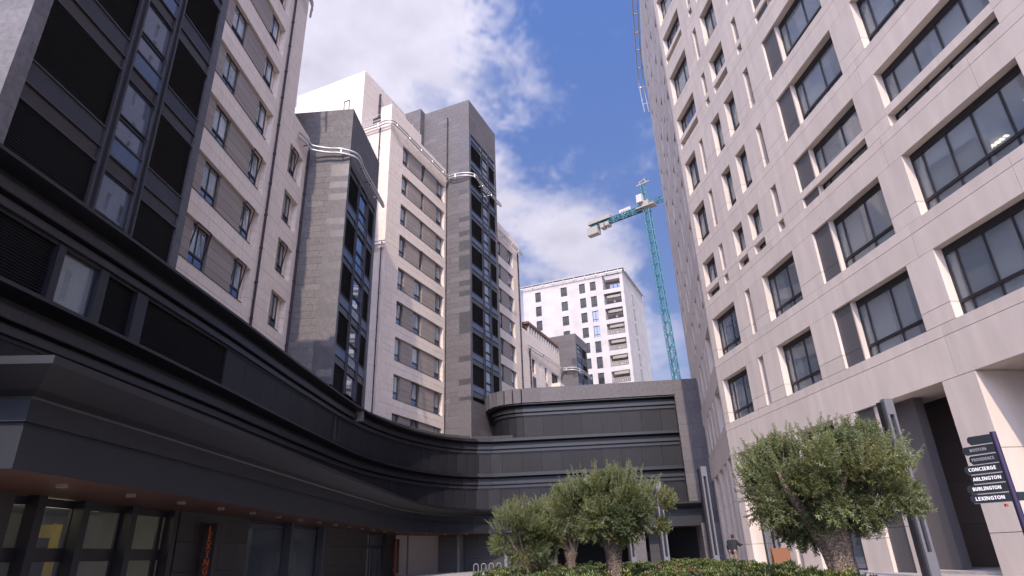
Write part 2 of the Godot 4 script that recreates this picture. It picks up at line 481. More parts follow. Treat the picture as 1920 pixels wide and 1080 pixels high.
	for o in [[8.2, 11.42], [12.95, 13.5], [14.9, 18.0]]:
		var w: float = o[1] - o[0]
		window(th, "shop_window", fr, -o[1], -o[0], -G, 5.1, -0.75, [w * 0.33, w * 0.66] if w > 1 else [], [2.4] if w > 1 else [], "frame_dark", 0.08, "pane", 0.1)
	box(th, "shop_back_wall", M.room_dark, fr, -U1 + 0.6, -7, -G, 5.1, -6, -5.6)
	# the end wall, turned away to the right
	var cx := fr.origin.x - fr.basis.x.x * 18.8
	var cz := fr.origin.z - fr.basis.x.z * 18.8
	var fe := frame(cx, cz, 11.8, true)
	var pat := [[[0.6, 3.4], [5.0, 5.55], [7.2, 8.4], [10.0, 11.2], [12.8, 13.3], [15.0, 17.0]], [[0.6, 3.4], [5.0, 5.55], [7.2, 8.4], [10.0, 11.2], [12.8, 13.3], [15.0, 17.0]],
		[[0.9, 2.1], [3.4, 3.95], [5.4, 6.6], [8.6, 9.15], [11.0, 12.2], [14.0, 14.6]]]
	var E1 := 21.5
	for k in rows.size():
		var head := 9.61 + 4.025 * k
		var sill := head - 2.63
		var ops: Array = pat[0] if k < 2 else pat[2] if k in [2, 5, 8] else [[0.7 + 0.5 * (k % 3), 1.9 + 0.5 * (k % 3)], [4.2, 4.75], [6.4, 7.6], [9.4, 10.0], [11.8, 13.0], [15.5, 16.1], [18.0, 19.2]]
		var last := 0.0
		for o in ops + [[E1, E1]]:
			tiles(th, "end_wall_panel", CREAM, fe, -o[0], -last, sill, head, 4.2, 2.63, -D, 0, 0.02, false)
			last = o[1]
		tiles(th, "end_wall_panel", CREAM, fe, -E1, 0, head + 0.01, head + 0.955, 5, 0.95, -D, 0, 0.02, false)
		tiles(th, "end_wall_panel", CREAM, fe, -E1, 0, head + 0.975, head + 1.385, 5, 0.42, -D, 0, 0.02, false)
		for o in ops:
			if k in split:
				box(th, "lintel_beam", CREAM[2], fe, -o[1] + 0.004, -o[0] - 0.004, head - 2.08, head - 1.73, -D, -0.004)
			window(th, "window", fe, -o[1], -o[0], sill, head, -D + 0.03, [], [0.57], "frame_dark", 0.06, "pane")
	tiles(th, "base_panel", CREAM, fe, -E1, 0, 6.56, 6.96, 5, 0.42, -D, 0, 0.02, false)
	tiles(th, "base_panel", CREAM, fe, -E1, 0, 5.12, 6.54, 5, 1.42, -D, 0, 0.02, false)
	var lastp := 0.0
	for o in [[0.25, 2.0], [3.3, 4.6], [6.0, 8.6], [10.0, 13.0], [14.4, 17.4], [E1, E1]]:
		for y in [[-G, 0.13], [0.15, 2.6], [2.62, 5.1]]:
			if o[0] > lastp: box(th, "base_pier", pick(CREAM), fe, -o[0], -lastp, y[0], y[1], -0.6, 0)
		if o[1] < E1: box(th, "shop_glass", M.dark_glass, fe, -o[1], -o[0], -G, 5.1, -0.6, -0.5)
		lastp = o[1]
	box(th, "end_core", M.room_dark, fe, -E1, -0.6, -G, 56, -3, -D - 0.3)
	box(th, "roof_slab", CREAM[0], fe, -E1, 0, 51.3, 56.5, -20, 0)
func lamp(at: Vector3, c: Color, e: float, size := 0.2) -> void:
	var l := OmniLight3D.new()
	l.name = numbered("lamp_light")
	l.position = at; l.light_color = c; l.light_energy = e; l.light_size = size
	l.omni_range = 30; l.omni_attenuation = 2.0; l.shadow_enabled = true
	add_child(l)

# ---------------------------------------------------------------- the dark podium that curves round the square
func offset_path(path: Array, o: float) -> Array:
	var out := []
	for i in path.size():
		var t1: Vector2 = (path[i] - path[maxi(i - 1, 0)]).normalized() if i > 0 else (path[1] - path[0]).normalized()
		var t2: Vector2 = (path[i + 1] - path[i]).normalized() if i < path.size() - 1 else t1
		var n1 := Vector2(-t1.y, t1.x)
		var m := (n1 + Vector2(-t2.y, t2.x)).normalized()
		out.append(path[i] + m * (o / maxf(m.dot(n1), 0.3)))
	return out
func bez(out: Array, a: Vector2, b: Vector2, c: Vector2, d: Vector2, n: int) -> void:
	for i in range(1, n + 1): out.append(a.bezier_interpolate(b, c, d, float(i) / n))
func lip_path() -> Array:
	var p := [Vector2(-12.6, 2), Vector2(-12.1, -11), Vector2(-11.65, -17), Vector2(-11.25, -24), Vector2(-10.98, -31), Vector2(-10.55, -38.5)]
	bez(p, Vector2(-10.55, -38.5), Vector2(-10.1, -46), Vector2(-7.2, -55.6), Vector2(-2.2, -55.75), 12)
	for x in [2.0, 6.0, 10.0, 14.0]: p.append(Vector2(x, -55.75 + (x + 2.2) * 0.075))
	p.append(Vector2(15.6, -54.42))
	return p
func canopy_path() -> Array:
	var p := [Vector2(-15.5, -11.0), Vector2(-9.12, -11.4), Vector2(-8.95, -16), Vector2(-8.8, -22), Vector2(-8.65, -28), Vector2(-8.4, -35), Vector2(-8.2, -40)]
	bez(p, Vector2(-8.2, -40), Vector2(-7.9, -47), Vector2(-6.2, -54.3), Vector2(-1.2, -55.0), 10)
	p.append(Vector2(6, -54.5)); p.append(Vector2(15.4, -53.8))
	return p
func sweep(path: Array, prof: Array, y := 0.0) -> ArrayMesh:
	# prof: [offset outwards, height] from the bottom up, seen from outside
	var b := MB.new()
	var lines := []
	for q in prof: lines.append(offset_path(path, q[0]))
	for i in path.size() - 1:
		for k in prof.size() - 1:
			var a0: Vector2 = lines[k][i]
			var a1: Vector2 = lines[k][i + 1]
			var b0: Vector2 = lines[k + 1][i]
			var b1: Vector2 = lines[k + 1][i + 1]
			var h0: float = prof[k][1] + y + G
			var h1: float = prof[k + 1][1] + y + G
			b.quad(Vector3(a0.x, h0, a0.y), Vector3(a1.x, h0, a1.y), Vector3(b1.x, h1, b1.y), Vector3(b0.x, h1, b0.y))
	return b.mesh()
func along(path: Array, s: float) -> Transform3D:
	for i in path.size() - 1:
		var l: float = path[i].distance_to(path[i + 1])
		if s <= l or i == path.size() - 2:
			var d: Vector2 = (path[i + 1] - path[i]) / l
			var p: Vector2 = path[i] + d * s
			return Transform3D(Basis(Vector3(d.x, 0, d.y), Vector3.UP, Vector3(-d.y, 0, d.x)), Vector3(p.x, G, p.y))
		s -= l
	return Transform3D()
func length_at_z(path: Array, z: float) -> float:
	var s := 0.0
	for i in path.size() - 1:
		if path[i + 1].y < z:
			return s + path[i].distance_to(path[i + 1]) * (path[i].y - z) / (path[i].y - path[i + 1].y)
		s += path[i].distance_to(path[i + 1])
	return s
func total(path: Array) -> float:
	var s := 0.0
	for i in path.size() - 1: s += path[i].distance_to(path[i + 1])
	return s
func podium() -> void:
	var th := thing("podium_building", "dark metal podium with stepped cornices curving round the left and far sides", "building", Vector3(-12, 0, -20))
	var lip := lip_path()
	var wall := offset_path(lip, -0.75)
	# the cornice of a storey, from the wall panel's head up over the lip and back to the wall above
	var cor := [[-0.80, -1.1], [-0.72, -1.1], [-0.72, -1.0], [-0.60, -1.0], [-0.60, -0.78]]
	var band := [[-0.60, -0.78], [-0.70, -0.78], [-0.70, -0.70], [-0.46, -0.70], [-0.46, -0.38], [-0.56, -0.38], [-0.56, -0.2], [-0.05, -0.12], [0.0, -0.1], [0.0, 0.0], [-0.7, 0.06], [-0.7, 0.27], [-0.76, 0.3]]
	for y in [6.42, 9.42]:
		put(th, "lower_moulding", sweep(lip, cor, y), M.cornice_sheen)
		put(th, "cornice", sweep(lip, band, y), M.cornice_metal)
		put(th, "band_course", sweep(offset_path(lip, 0.012), [[-0.46, -0.68], [-0.46, -0.40]], y), M.cornice_sheen)
	# metal wall panels of two storeys, with louvres and windows on the near stretch
	var L := total(wall)
	for row in [[3.62, 5.34], [6.70, 8.34]]:
		var upper: bool = row[0] > 6
		var s := 0.0
		var cuts := []
		if upper:
			for z in [[3.0, "louvre"], [-15.1, "pier"], [-15.35, "window"], [-16.75, "pier"], [-17.1, "louvre"], [-18.5, "pier"], [-19.05, "louvre"], [-24.6, "panel"], [-38.2, "pier"], [-38.4, "window"], [-39.0, "pier"], [-39.2, "panel"]]:
				cuts.append([length_at_z(wall, z[0]) if z[0] < 1 else 0.0, z[1]])
		else:
			cuts = [[0.0, "panel"]]
		for c in cuts.size():
			s = cuts[c][0]
			var end: float = cuts[c + 1][0] if c + 1 < cuts.size() else L
			while s < end - 0.05:
				var f := along(wall, s + 0.001)
				var step := minf(end - s, 1.05 if f.basis.x.x > 0.12 and f.basis.x.x < 0.985 else 1.75)
				if end - s - step < 0.3: step = end - s
				var p2 := along(wall, s + step).origin
				var d := p2 - f.origin
				step = maxf(step, 0.01)
				var fx := Transform3D(Basis(d.normalized(), Vector3.UP, Vector3(-d.normalized().z, 0, d.normalized().x)), f.origin)
				var w := d.length()
				match cuts[c][1]:
					"panel": box(th, "cladding_panel", pick(PANELS), fx, 0.008, w - 0.008, row[0], row[1], -0.12, 0.0)
					"pier": box(th, "pilaster", M.canopy_metal, fx, 0, w, row[0], row[1], -0.12, 0.10)
					"louvre": louvre(th, "louvre_panel", fx, 0.0, w, row[0], row[1], -0.03, 0.085)
					"window":
						window(th, "window", fx, 0, w, row[0], row[1], -0.08, [], [], "frame_dark", 0.06, "pane")
						box(th, "roller_blind", M.blind, fx, w * 0.25, w - 0.06, row[0], row[1], -0.3, -0.28)
				s += step
	put(th, "inner_wall", sweep(offset_path(wall, -0.35), [[0, 1.8], [0, 10]]), M.room_dark)
	put(th, "podium_roof", sweep(wall, [[0, 9.4], [-9, 9.4]]), M.stone_core)
	# the top storey of the far side, under a stone coping, ending in a rounded return against the stone tower
	var top := [Vector2(-2.3, -60.5), Vector2(-2.2, -59.6)]
	bez(top, Vector2(-2.2, -59.6), Vector2(-2.05, -57.6), Vector2(-1.3, -56.75), Vector2(0.6, -56.42), 8)
	for x in [3.0, 6.0, 9.0, 12.0, 14.15]: top.append(Vector2(x, -56.42 + (x - 0.6) * 0.085))
	var tlip := offset_path(top, 0.75)
	put(th, "lower_moulding", sweep(tlip, cor, 12.62), M.cornice_sheen)
	put(th, "cornice", sweep(tlip, band.slice(0, 10) + [[0.06, 0.0]], 12.62), M.cornice_metal)
	put(th, "band_course", sweep(offset_path(tlip, 0.012), [[-0.46, -0.68], [-0.46, -0.40]], 12.62), M.cornice_sheen)
	var s2 := 0.0
	var L2 := total(top)
	while s2 < L2 - 0.05:
		var f := along(top, s2 + 0.001)
		var step := minf(L2 - s2, 0.7 if f.basis.x.x < 0.97 else 1.75)
		if L2 - s2 - step < 0.3: step = L2 - s2
		var d := along(top, s2 + step).origin - f.origin
		if d.length() < 0.1: break
		var fx := Transform3D(Basis(d.normalized(), Vector3.UP, Vector3(-d.normalized().z, 0, d.normalized().x)), f.origin)
		box(th, "upper_panel", pick(PANELS), fx, 0.008, d.length() - 0.008, 9.7, 11.54, -0.12, 0)
		box(th, "coping_stone", pick(STONE.slice(0, 6)), fx, 0.0, d.length(), 12.66, 13.98, -0.5, 0.82)
		s2 += step
	put(th, "inner_wall", sweep(offset_path(top, -0.2), [[0, 9.3], [0, 13.6]]), M.room_dark)
	put(th, "terrace", sweep(top, [[0.3, 13.5], [-30, 13.5]]), M.stone_core)
	# the stone pier at the far right end
	var fp := frame(14.12, -55.3, 95)
	tiles(th, "pier_stone", STONE.slice(0, 6), fp, 0, 2.6, 1.9, 13.98, 1.6, 1.05, -1.0, 0.9, 0.01)
	tiles(th, "pier_stone", STONE.slice(0, 6), fp, 0.55, 2.6, -G, 1.9, 1.6, 1.0, -1.0, 1.7, 0.01)
	# the canopy over the ground floor
	var can := canopy_path()
	put(th, "fascia", sweep(can, [[-0.05, 1.75], [0.0, 1.75], [0.0, 2.5], [-0.06, 2.5], [-0.06, 2.6], [0.02, 2.6], [0.02, 3.02], [0.05, 3.06]]), M.canopy_metal)
	put(th, "canopy_lip", sweep(can, [[0.05, 3.06], [0.35, 3.12], [0.95, 3.38], [1.0, 3.40], [1.0, 3.55], [-3.4, 3.62]]), M.cornice_metal)
	put(th, "canopy_soffit", sweep(can, [[-4.2, 1.78], [-0.05, 1.78]]), M.soffit_wood)
	# downlights in the soffit
	var s3 := 7.2
	var n := 0
	while s3 < 57.0:
		var f := along(offset_path(can, -1.0), s3)
		box(th, "downlight", M.lamp_off, f, -0.08, 0.08, 1.70, 1.785, -0.08, 0.08)
		s3 += 2.45
		n += 1
	# ground floor
	var w0 := frame(-11.8, -18, 3.5)
	var put_stone := func(a: float, b: float): tiles(th, "granite_panel", GRANITE, w0, a, b, -G, 1.78, 1.4, 0.95, -0.4, 0.0, 0.012)
	put_stone.call(-14.0, -2.7); put_stone.call(4.25, 9.3); put_stone.call(18.2, 26.2); put_stone.call(31.0, 34.4)
	for o in [[-2.7, 4.25, [0.95, 2.35, 4.3, 6.3], [1.52]], [9.3, 18.2, [4.2, 4.45, 8.4], []], [26.2, 31.0, [1.6, 2.2, 3.6], [2.0]]]:
		window(th, "shopfront", w0, o[0], o[1], -G, 1.76, -0.3, o[2], o[3], "frame_dark", 0.2 if o[0] < 0 else 0.12, "shop_pane")
	for u in [-1.9, -0.3, 1.75, 3.95]: box(th, "column", M.frame_dark, w0, u - 0.13, u + 0.13, -G, 1.78, -0.28, 0.05)
	for u in [35.5, 39.0, 42.0]: box(th, "column", M.post_light, w0, u - 0.12, u + 0.12, -G, 1.78, 0.4, 0.62)
	for u in [13.6, 17.9]: box(th, "column", M.post_grey, w0, u - 0.12, u + 0.12, -G, 1.78, -0.3, 0.1)
	# the lit lobby
	box(th, "lobby_wall", mat("lobby_beige", Color(0.32, 0.30, 0.19), 0.8), w0, -3.5, 5.2, -G, 1.9, -5.2, -5.0)
	for u in [-3.4, 5.0]: box(th, "lobby_wall", M.lobby_beige, w0, u - 0.1, u + 0.1, -G, 1.9, -5, -0.4)
	box(th, "lobby_wall", mat("lobby_grey", Color(0.42, 0.40, 0.38), 0.8), w0, -0.9, 0.4, -G, 1.6, -4.4, -4.2)
	box(th, "lobby_wall", mat("lobby_ochre", Color(0.45, 0.33, 0.05), 0.8), w0, 0.4, 0.62, -G, 1.4, -4.4, -3.0)
	box(th, "lobby_wall", M.lobby_ochre, w0, 2.55, 2.8, -G, 1.4, -4.0, -3.0)
	box(th, "lobby_screen", M.frame_brown, w0, 1.5, 2.5, -0.1, 1.0, -3.2, -3.1)
	box(th, "lobby_ceiling", M.ceiling_white, w0, -3.5, 5.2, 1.85, 2.0, -5.2, -0.35)
	box(th, "ceiling_lamp", M.lamp_panel, w0, -3.2, 3.2, 1.78, 1.84, -2.2, -1.9)
	for u in [-2, 1]: lamp(w0 * Vector3(u, 1.6, -2.0), Color(1.0, 0.97, 0.80), 0.30, 0.4)
	put_stone.call(34.4, 35.2)
	box(th, "shop_back_wall", M.room_dark, w0, 35.2, 46, -G, 1.9, -4.2, -4)
	window(th, "shopfront", w0, 35.2, 43.4, -G, 1.76, -0.8, [2.0, 4.1, 6.2], [2.0], "frame_dark", 0.1, "shop_pane")
	for o in [[9.3, 18.2], [26.2, 31.0]]:
		for u in o: box(th, "shop_side_wall", M.room_dark, w0, u - 0.1, u + 0.1, -G, 1.9, -6.2, -0.42)
		box(th, "shop_ceiling", M.room_dark, w0, o[0], o[1], 1.8, 1.9, -6.2, -0.4)
		box(th, "shop_back_wall", M.room_dark, w0, o[0] - 0.5, o[1] + 0.5, -G, 1.9, -6.2, -6)
	box(th, "display_screen", mat("display_green", Color(0.05, 0.10, 0.09), 0.5), w0, 15.0, 17.3, -0.3, 0.55, -1.2, -1.1)
	# far ground floor: dark recesses between stone piers and slim columns
	var w1 := frame(-6.5, -57.6, 96)
	for o in [[-4.5, -2.6], [1.6, 9.5], [17.2, 18.6]]:
		tiles(th, "granite_panel", GRANITE, w1, o[0], o[1], -G, 1.85, 1.5, 1.0, -0.5, 0.0, 0.012)
	box(th, "passage_wall", M.room_dark, w1, -6, 30, -G, 1.85, -9, -8.6)
	box(th, "passage_ceiling", M.soffit_wood, w1, -6, 24, 1.84, 1.95, -9, 1.4)
	for u in [-1.9, -1.15, 1.2]: box(th, "column", M.post_light, w1, u - 0.13, u + 0.13, -G, 1.85, 0.3, 0.56)
	box(th, "entrance_poster", M.poster_grey, w1, 0.0, 0.85, -G + 0.2, 0.6, -0.9, -0.85)
	box(th, "entrance_poster", M.poster_blue, w1, 0.0, 0.85, 0.62, 1.15, -0.9, -0.85)
	box(th, "door_leaf", mat("door_olive", Color(0.07, 0.08, 0.035), 0.5), w1, 0.92, 1.1, -G, 1.8, -0.9, -0.85)
	box(th, "passage_pier", STONE[1], w1, 15.6, 16.8, -G, 1.85, -1.2, 1.4)
	# vertical name signs
	for sgn in [[w0, 5.9, "LEXINGTON", 0.44], [w0, 33.0, "BURLINGTON", 0.38]]:
		var sg := thing("vertical_sign", "dark vertical sign reading LEXINGTON in amber letters on the stone pier" if sgn[2] == "LEXINGTON" else "small dark vertical sign with amber letters beside the far shop doors", "sign", sgn[0] * Vector3(sgn[1], -G, 0.0))
		# a blade that stands out from the wall, its face towards the square's entrance
		var at: Vector3 = sgn[0] * Vector3(sgn[1], -G, 0.05)
		var fb := frame(at.x, at.z, 93.5)
		box(sg, "sign_board", M.frame_brown, fb, 0.0, 0.44, -G + 0.2, 1.45, -0.06, 0.06)
		for i in sgn[2].length():
			text(sg, sgn[2][i], sgn[3] * 0.72, M.letter_amber, shift(fb, 0.22, 1.22 - i * (0.27 if sgn[2] == "LEXINGTON" else 0.235), 0.062), 0.008)
func text(parent: Node, s: String, h: float, m: Material, xf: Transform3D, depth := 0.004) -> MeshInstance3D:
	var key := "t" + s + str(h)
	if not cache.has(key):
		var f := SystemFont.new()
		f.font_names = PackedStringArray(["Droid Sans"]); f.font_weight = 700
		var t := TextMesh.new()
		t.text = s; t.font = f; t.font_size = 48; t.pixel_size = h / 48.0; t.depth = depth
		cache[key] = t
	return put(parent, "lettering", cache[key], m, xf)

# ---------------------------------------------------------------- the hotel wings and stone bays on the left
func cream_face(th: Node, fr: Transform3D, X0: float, X1: float, y0: float, y1: float, heads: Array, oh: float, ops: Array, length := 1.3) -> void:
	# a tiled wall with one row of openings under each head height
	var D := 0.35
	var low := y0
	for hd in heads:
		var sill: float = hd - oh
		if sill > low: tiles(th, "spandrel_tile", TILE, fr, X0, X1, low, sill, length * 1.6, 0.58, -D, 0, 0.016)
		var a := maxf(sill, y0)
		var last := X0
		for o in ops + [[X1, X1]]:
			tiles(th, "pier_tile", TILE, fr, last, o[0], a, hd, length, 0.52, -D, 0, 0.016)
			last = o[1]
		low = hd
	if y1 > low: tiles(th, "parapet_tile", TILE, fr, X0, X1, low, y1, length * 1.6, 0.58, -D, 0, 0.016)
func small_window(th: Node, fr: Transform3D, x0: float, x1: float, y0: float, y1: float, z: float, split := 0.0) -> void:
	var W := x1 - x0
	var o := window(th, "window", fr, x0, x1, y0, y1, z, [split * W] if split > 0 else [], [(y1 - y0) * 0.3], "frame_brown", 0.055, pick(["pane", "pane", "pane"]), 0.0, 0.04)
	for i in range(0, o.get_child_count(), 2): (o.get_child(i) as MeshInstance3D).material_override = M.blue_panel  # frosted lower panes, with the blue sky's reflection put into their colour
	box(o, "room", M.room_dark, fr, x0, x1, y0, y1, z - 0.26, z - 0.24)
	var r := rng.randf()
	if r < 0.75:
		var c := rng.randf_range(0.3, 0.8)
		var l := rng.randf() < 0.35
		box(o, "curtain", M.curtain, fr, x0 + 0.05 if l else x1 - 0.05 - W * c, x0 + 0.05 + W * c if l else x1 - 0.05, y0 + (0.05 if rng.randf() < 0.6 else (y1 - y0) * 0.3), y1 - 0.05, z - 0.16, z - 0.13)
	if rng.randf() < 0.3:   # the upper sash tilted open
		var b := MB.new()
		var h := (y1 - y0) * 0.68
		for q in [[Vector3(0, 0, 0), Vector3(0, h, 0)], [Vector3(W - 0.14, 0, 0), Vector3(W - 0.14, h, 0)], [Vector3(0, h, 0), Vector3(W - 0.14, h, 0)], [Vector3(0, 0, 0), Vector3(W - 0.14, 0, 0)]]:
			b.bar(q[0], q[1], 0.05)
		put(o, "open_sash", b.mesh(), M.frame_brown, shift(fr, x0 + 0.07, y0 + (y1 - y0) * 0.31, z + 0.03) * Transform3D(Basis(Vector3.RIGHT, 0.16), Vector3.ZERO))
func strip(th: Node, fr: Transform3D, sill: float, head: float, segs: Array, floor_y := -99.0) -> void:
	for s in segs:
		if s[0] == "p":
			tiles(th, "taupe_tile", TAUPE, fr, s[1], s[2], maxf(sill, floor_y), head, 1.6, 0.5, -0.36, -0.13, 0.018, false)
		elif s[0] == "w":
			small_window(th, fr, s[1], s[2], sill, head, -0.24, s[3] if s.size() > 3 else 0.0)
	box(th, "sill", M.frame_brown, fr, segs[0][1], segs[-1][2], sill - 0.0, sill + 0.03, -0.36, 0.03)
	box(th, "strip_back", M.wall_core, fr, segs[0][1], segs[-1][2] + 0.6, maxf(sill, floor_y), head, -0.62, -0.52)
func pipe(th: Node, fr: Transform3D, x: float, y0: float, y1: float, z := 0.09, r := 0.06) -> void:
	var b := MB.new()
	b.tube([Vector3(x, y0, z), Vector3(x, y1, z)], [r], 8)
	var y := y0 + 1.0
	while y < y1:
		b.tube([Vector3(x, y - 0.05, z), Vector3(x, y + 0.05, z)], [r * 1.35], 8)
		b.box(Vector3(x - 0.02, y - 0.03, 0), Vector3(x + 0.02, y + 0.03, z))
		y += 2.1
	put(th, "drain_pipe", b.mesh(), M.pipe_brown, fr)
func curtain_wall(th: Node, fr: Transform3D, y0: float, y1: float, cols: Array, base: float, period: float, spec: Array, z := -0.06, metal := "spandrel_metal") -> void:
	# cols: ["l" louvre | "w" window, x0, x1]; per floor from base: metal band, louvre or window, dark band
	var X0: float = cols[0][1]
	var X1: float = cols[-1][2]
	for i in cols.size() - 1:
		var a: float = cols[i][2]
		var b: float = cols[i + 1][1]
		box(th, "mullion", M.mullion_grey, fr, a, a + 0.07, y0, y1, z - 0.1, z + 0.07)
		box(th, "mullion", M.mullion_grey, fr, b - 0.07, b, y0, y1, z - 0.1, z + 0.07)
		box(th, "mullion_cover", M.spandrel_metal, fr, a + 0.07, b - 0.07, y0, y1, z - 0.1, z - 0.01)
	var y: float = base - period * ceil((base - y0) / period)
	while y < y1:
		for c in cols:
			var segs := []
			if c[0] == "l":
				segs = [["metal", 0.0, spec[0]], ["louvre", spec[0] + 0.05, spec[1]], ["dark", spec[1] + 0.03, period]]
			else:
				segs = [["blue", 0.0, spec[0]], ["low", spec[0] + 0.03, spec[0] + 0.78], ["glass", spec[0] + 0.86, spec[1]], ["dark", spec[1] + 0.03, period]]
			for s in segs:
				var a := maxf(y + s[1], y0)
				var b := minf(y + s[2], y1)
				if b - a < 0.08: continue
				match s[0]:
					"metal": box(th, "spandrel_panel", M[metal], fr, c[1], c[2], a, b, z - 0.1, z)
					"dark": box(th, "dark_panel", M.spandrel_dark, fr, c[1], c[2], a, b, z - 0.1, z - 0.02)  # the curtain wall's own dark band
					"louvre": louvre(th, "louvre_panel", fr, c[1], c[2], a, b, z, 0.085)
					"blue": box(th, "glass_spandrel", M.blue_panel, fr, c[1], c[2], a, b, z - 0.1, z - 0.005)
					_:
						window(th, "window", fr, c[1], c[2], a, b, z - 0.06, [], [], "frame_dark", 0.05, "mirror_glass")
			for q in [y, y + spec[0], y + spec[1]]:
				if q > y0 and q < y1: box(th, "transom", M.mullion_grey, fr, c[1], c[2], q - 0.02, q + 0.035, z - 0.1, z + 0.035)
		y += period
	box(th, "curtain_back", M.room_dark, fr, X0, X1, y0, y1, -1.2, -0.4)
func hotel() -> void:
	# --- near wing
	var l1 := frame(-14.112, -28, 3.5)
	var th := thing("hotel_wing", "near cream tiled hotel wing with banded windows and brown drain pipes at upper left", "building", l1 * Vector3(0, -G, -6))
	var heads := []
	for k in 8: heads.append(14.59 + 3.405 * k)
	box(th, "core_wall", M.wall_core, l1, -4.4, 7.25, -G, 26.9, -14, -0.66)
	box(th, "core_wall", M.wall_core, l1, -4.4, 4.58, 26.9, 43.9, -14, -0.66)
	cream_face(th, l1, -4.32, 4.6, 8.6, 44.0, heads, 2.13, [[-4.32, 2.02]])
	cream_face(th, l1, 4.615, 7.28, 8.6, 27.1, heads.slice(0, 4), 2.13, [[4.62, 6.62]])
	for k in heads.size():
		var hd: float = heads[k]
		var sl := hd - 2.13
		strip(th, l1, sl, hd, [["p", -4.32, -3.36], ["w", -3.36, -2.0, 0.45], ["p", -1.9, 0.42], ["w", 0.42, 1.5, 0.4]])
		box(th, "strip_return", TILE[0], l1, 1.5, 2.02, sl, hd, -0.62, -0.36)
		if k < 4:
			strip(th, l1, sl, hd, [["p", 4.62, 5.04], ["w", 5.04, 5.95, 0.5]])
			box(th, "strip_return", TILE[0], l1, 5.95, 6.62, sl, hd, -0.62, -0.36)
	pipe(th, l1, 2.58, 8.9, 44, 0.10, 0.07)
	pipe(th, l1, 7.16, 8.9, 26.0, 0.10, 0.07)
	# return wall of the higher part above the low roof
	var lr := frame(l1.origin.x + l1.basis.x.x * 4.6, l1.origin.z + l1.basis.x.z * 4.6, 93.5, true)
	tiles(th, "return_tile", TILE, lr, 0.0, 8.0, 27.1, 44, 2.6, 1.1, -0.05, 0.0, 0.012)
	# --- near stone bay (its face runs on with the far bay's)
	var lf := frame(-10.711, -35.085, 3.5)
	var b0 := thing("stone_bay", "near dark bay at upper left with black louvres and a strip of mirrored windows", "building", lf * Vector3(-19.5, -G, -2))
	box(b0, "core_wall", M.stone_core, lf, -23.3, -15.8, 9.5, 24.6, -8, -1.25)
	curtain_wall(b0, lf, 9.5, 23.4, [["l", -22.98, -20.16], ["w", -19.82, -18.46], ["l", -18.14, -16.12]], 11.5, 3.43, [0.68, 2.9])
	for f in [[-23.46, -22.98], [-16.12, -15.75]]:
		tiles(b0, "frame_stone", [STONE[1], STONE[3]] if f[0] < -20 else [M.frame_grey], lf, f[0], f[1], 9.5, 24.8, 0.6, 1.0, -1.3, 0.0, 0.01)
	var ls := frame(lf.origin.x - lf.basis.x.x * 23.46, lf.origin.z - lf.basis.x.z * 23.46, 93.5)
	tiles(b0, "side_stone", STONE, ls, -4.5, 0, 9.5, 24.8, 1.5, 0.5, -0.3, 0, 0.012)
	tiles(b0, "front_stone", STONE, lf, -22.98, -16.12, 23.4, 24.8, 1.3, 0.5, -1.3, 0, 0.01)  # unseen top, set low so that its shadow misses the middle bay
	# --- middle stone bay
	var b1 := thing("stone_bay", "shorter grey stone bay between the near wing and the cream tower", "building", lf * Vector3(3, -G, -3))
	box(b1, "core_wall", M.stone_core, lf, 0.31, 6.3, 9.5, 29.2, -8, -1.25)
	tiles(b1, "side_stone", STONE, frame(-13.667, -35.266, 93.5), -3.5, 2.96, 9.5, 29.4, 1.25, 0.46, -0.3, 0, 0.012)
	tiles(b1, "front_stone", STONE, lf, 0.0, 6.62, 24.8, 29.4, 1.3, 0.5, -1.24, 0, 0.01)
	for f in [[0.0, 0.3], [6.2, 6.62]]: tiles(b1, "frame_panel", [M.frame_grey], lf, f[0], f[1], 9.5, 24.8, 0.6, 3.3, -1.24, 0.0, 0.012)
	curtain_wall(b1, lf, 9.5, 24.78, [["l", 0.31, 2.32], ["w", 2.62, 4.4], ["l", 4.72, 6.2]], 11.45, 3.33, [0.66, 2.82], -0.06, "spandrel_sky_tint")
	tiles(b1, "back_stone", STONE.slice(0, 3), frame(lf.origin.x + lf.basis.x.x * 6.62, lf.origin.z + lf.basis.x.z * 6.62, 93.5, true), 0, 8, 8.6, 29.4, 3, 1.6, -0.3, 0, 0.01)
	box(b1, "roof_stone", STONE[1], lf, 0.31, 6.3, 29.2, 29.39, -8, -0.31)
	# --- cream tower
	var l2 := frame(-10.08, -49.28, 22.7)
	var t2 := thing("cream_tower", "tall cream tower with rows of windows and taupe panels, stepping back at its roof", "building", l2 * Vector3(4, -G, -6))
	var h2 := []
	for k in 9: h2.append(10.85 + 3.243 * k)
	box(t2, "core_wall", M.wall_core, l2, -1.6, 29.0, -G, 38.8, -12, -0.66)
	cream_face(t2, l2, -1.97, 8.78, 8.6, 39.1, h2, 2.09, [[0.2, 8.35]], 1.2)
	for k in 9:
		var hd: float = h2[k]
		var mid := [["w", 3.15, 4.22], ["p", 4.48, 6.97]] if k < 5 else [["w", 3.84, 4.28], ["p", 4.32, 6.86]]
		strip(t2, l2, hd - 2.09, hd, [["w", 0.2, 1.17], ["p", 1.4, 3.12 if k < 5 else 3.82]] + mid + [["w", 6.95, 7.98]])
		box(t2, "strip_return", TILE[1], l2, 7.98, 8.35, hd - 2.09, hd, -0.62, -0.36)
	var c2 := frame(l2.origin.x - l2.basis.x.x * 1.97, l2.origin.z - l2.basis.x.z * 1.97, 112.7)
	tiles(t2, "side_tile", TILE, c2, -5.5, 0, 8.6, 38.3, 1.9, 0.72, -0.35, 0.0, 0.014)
	tiles(t2, "side_tile", TILE, c2, -1.2, 0, 38.3, 40.2, 1.2, 0.65, -0.35, 0.0, 0.014)
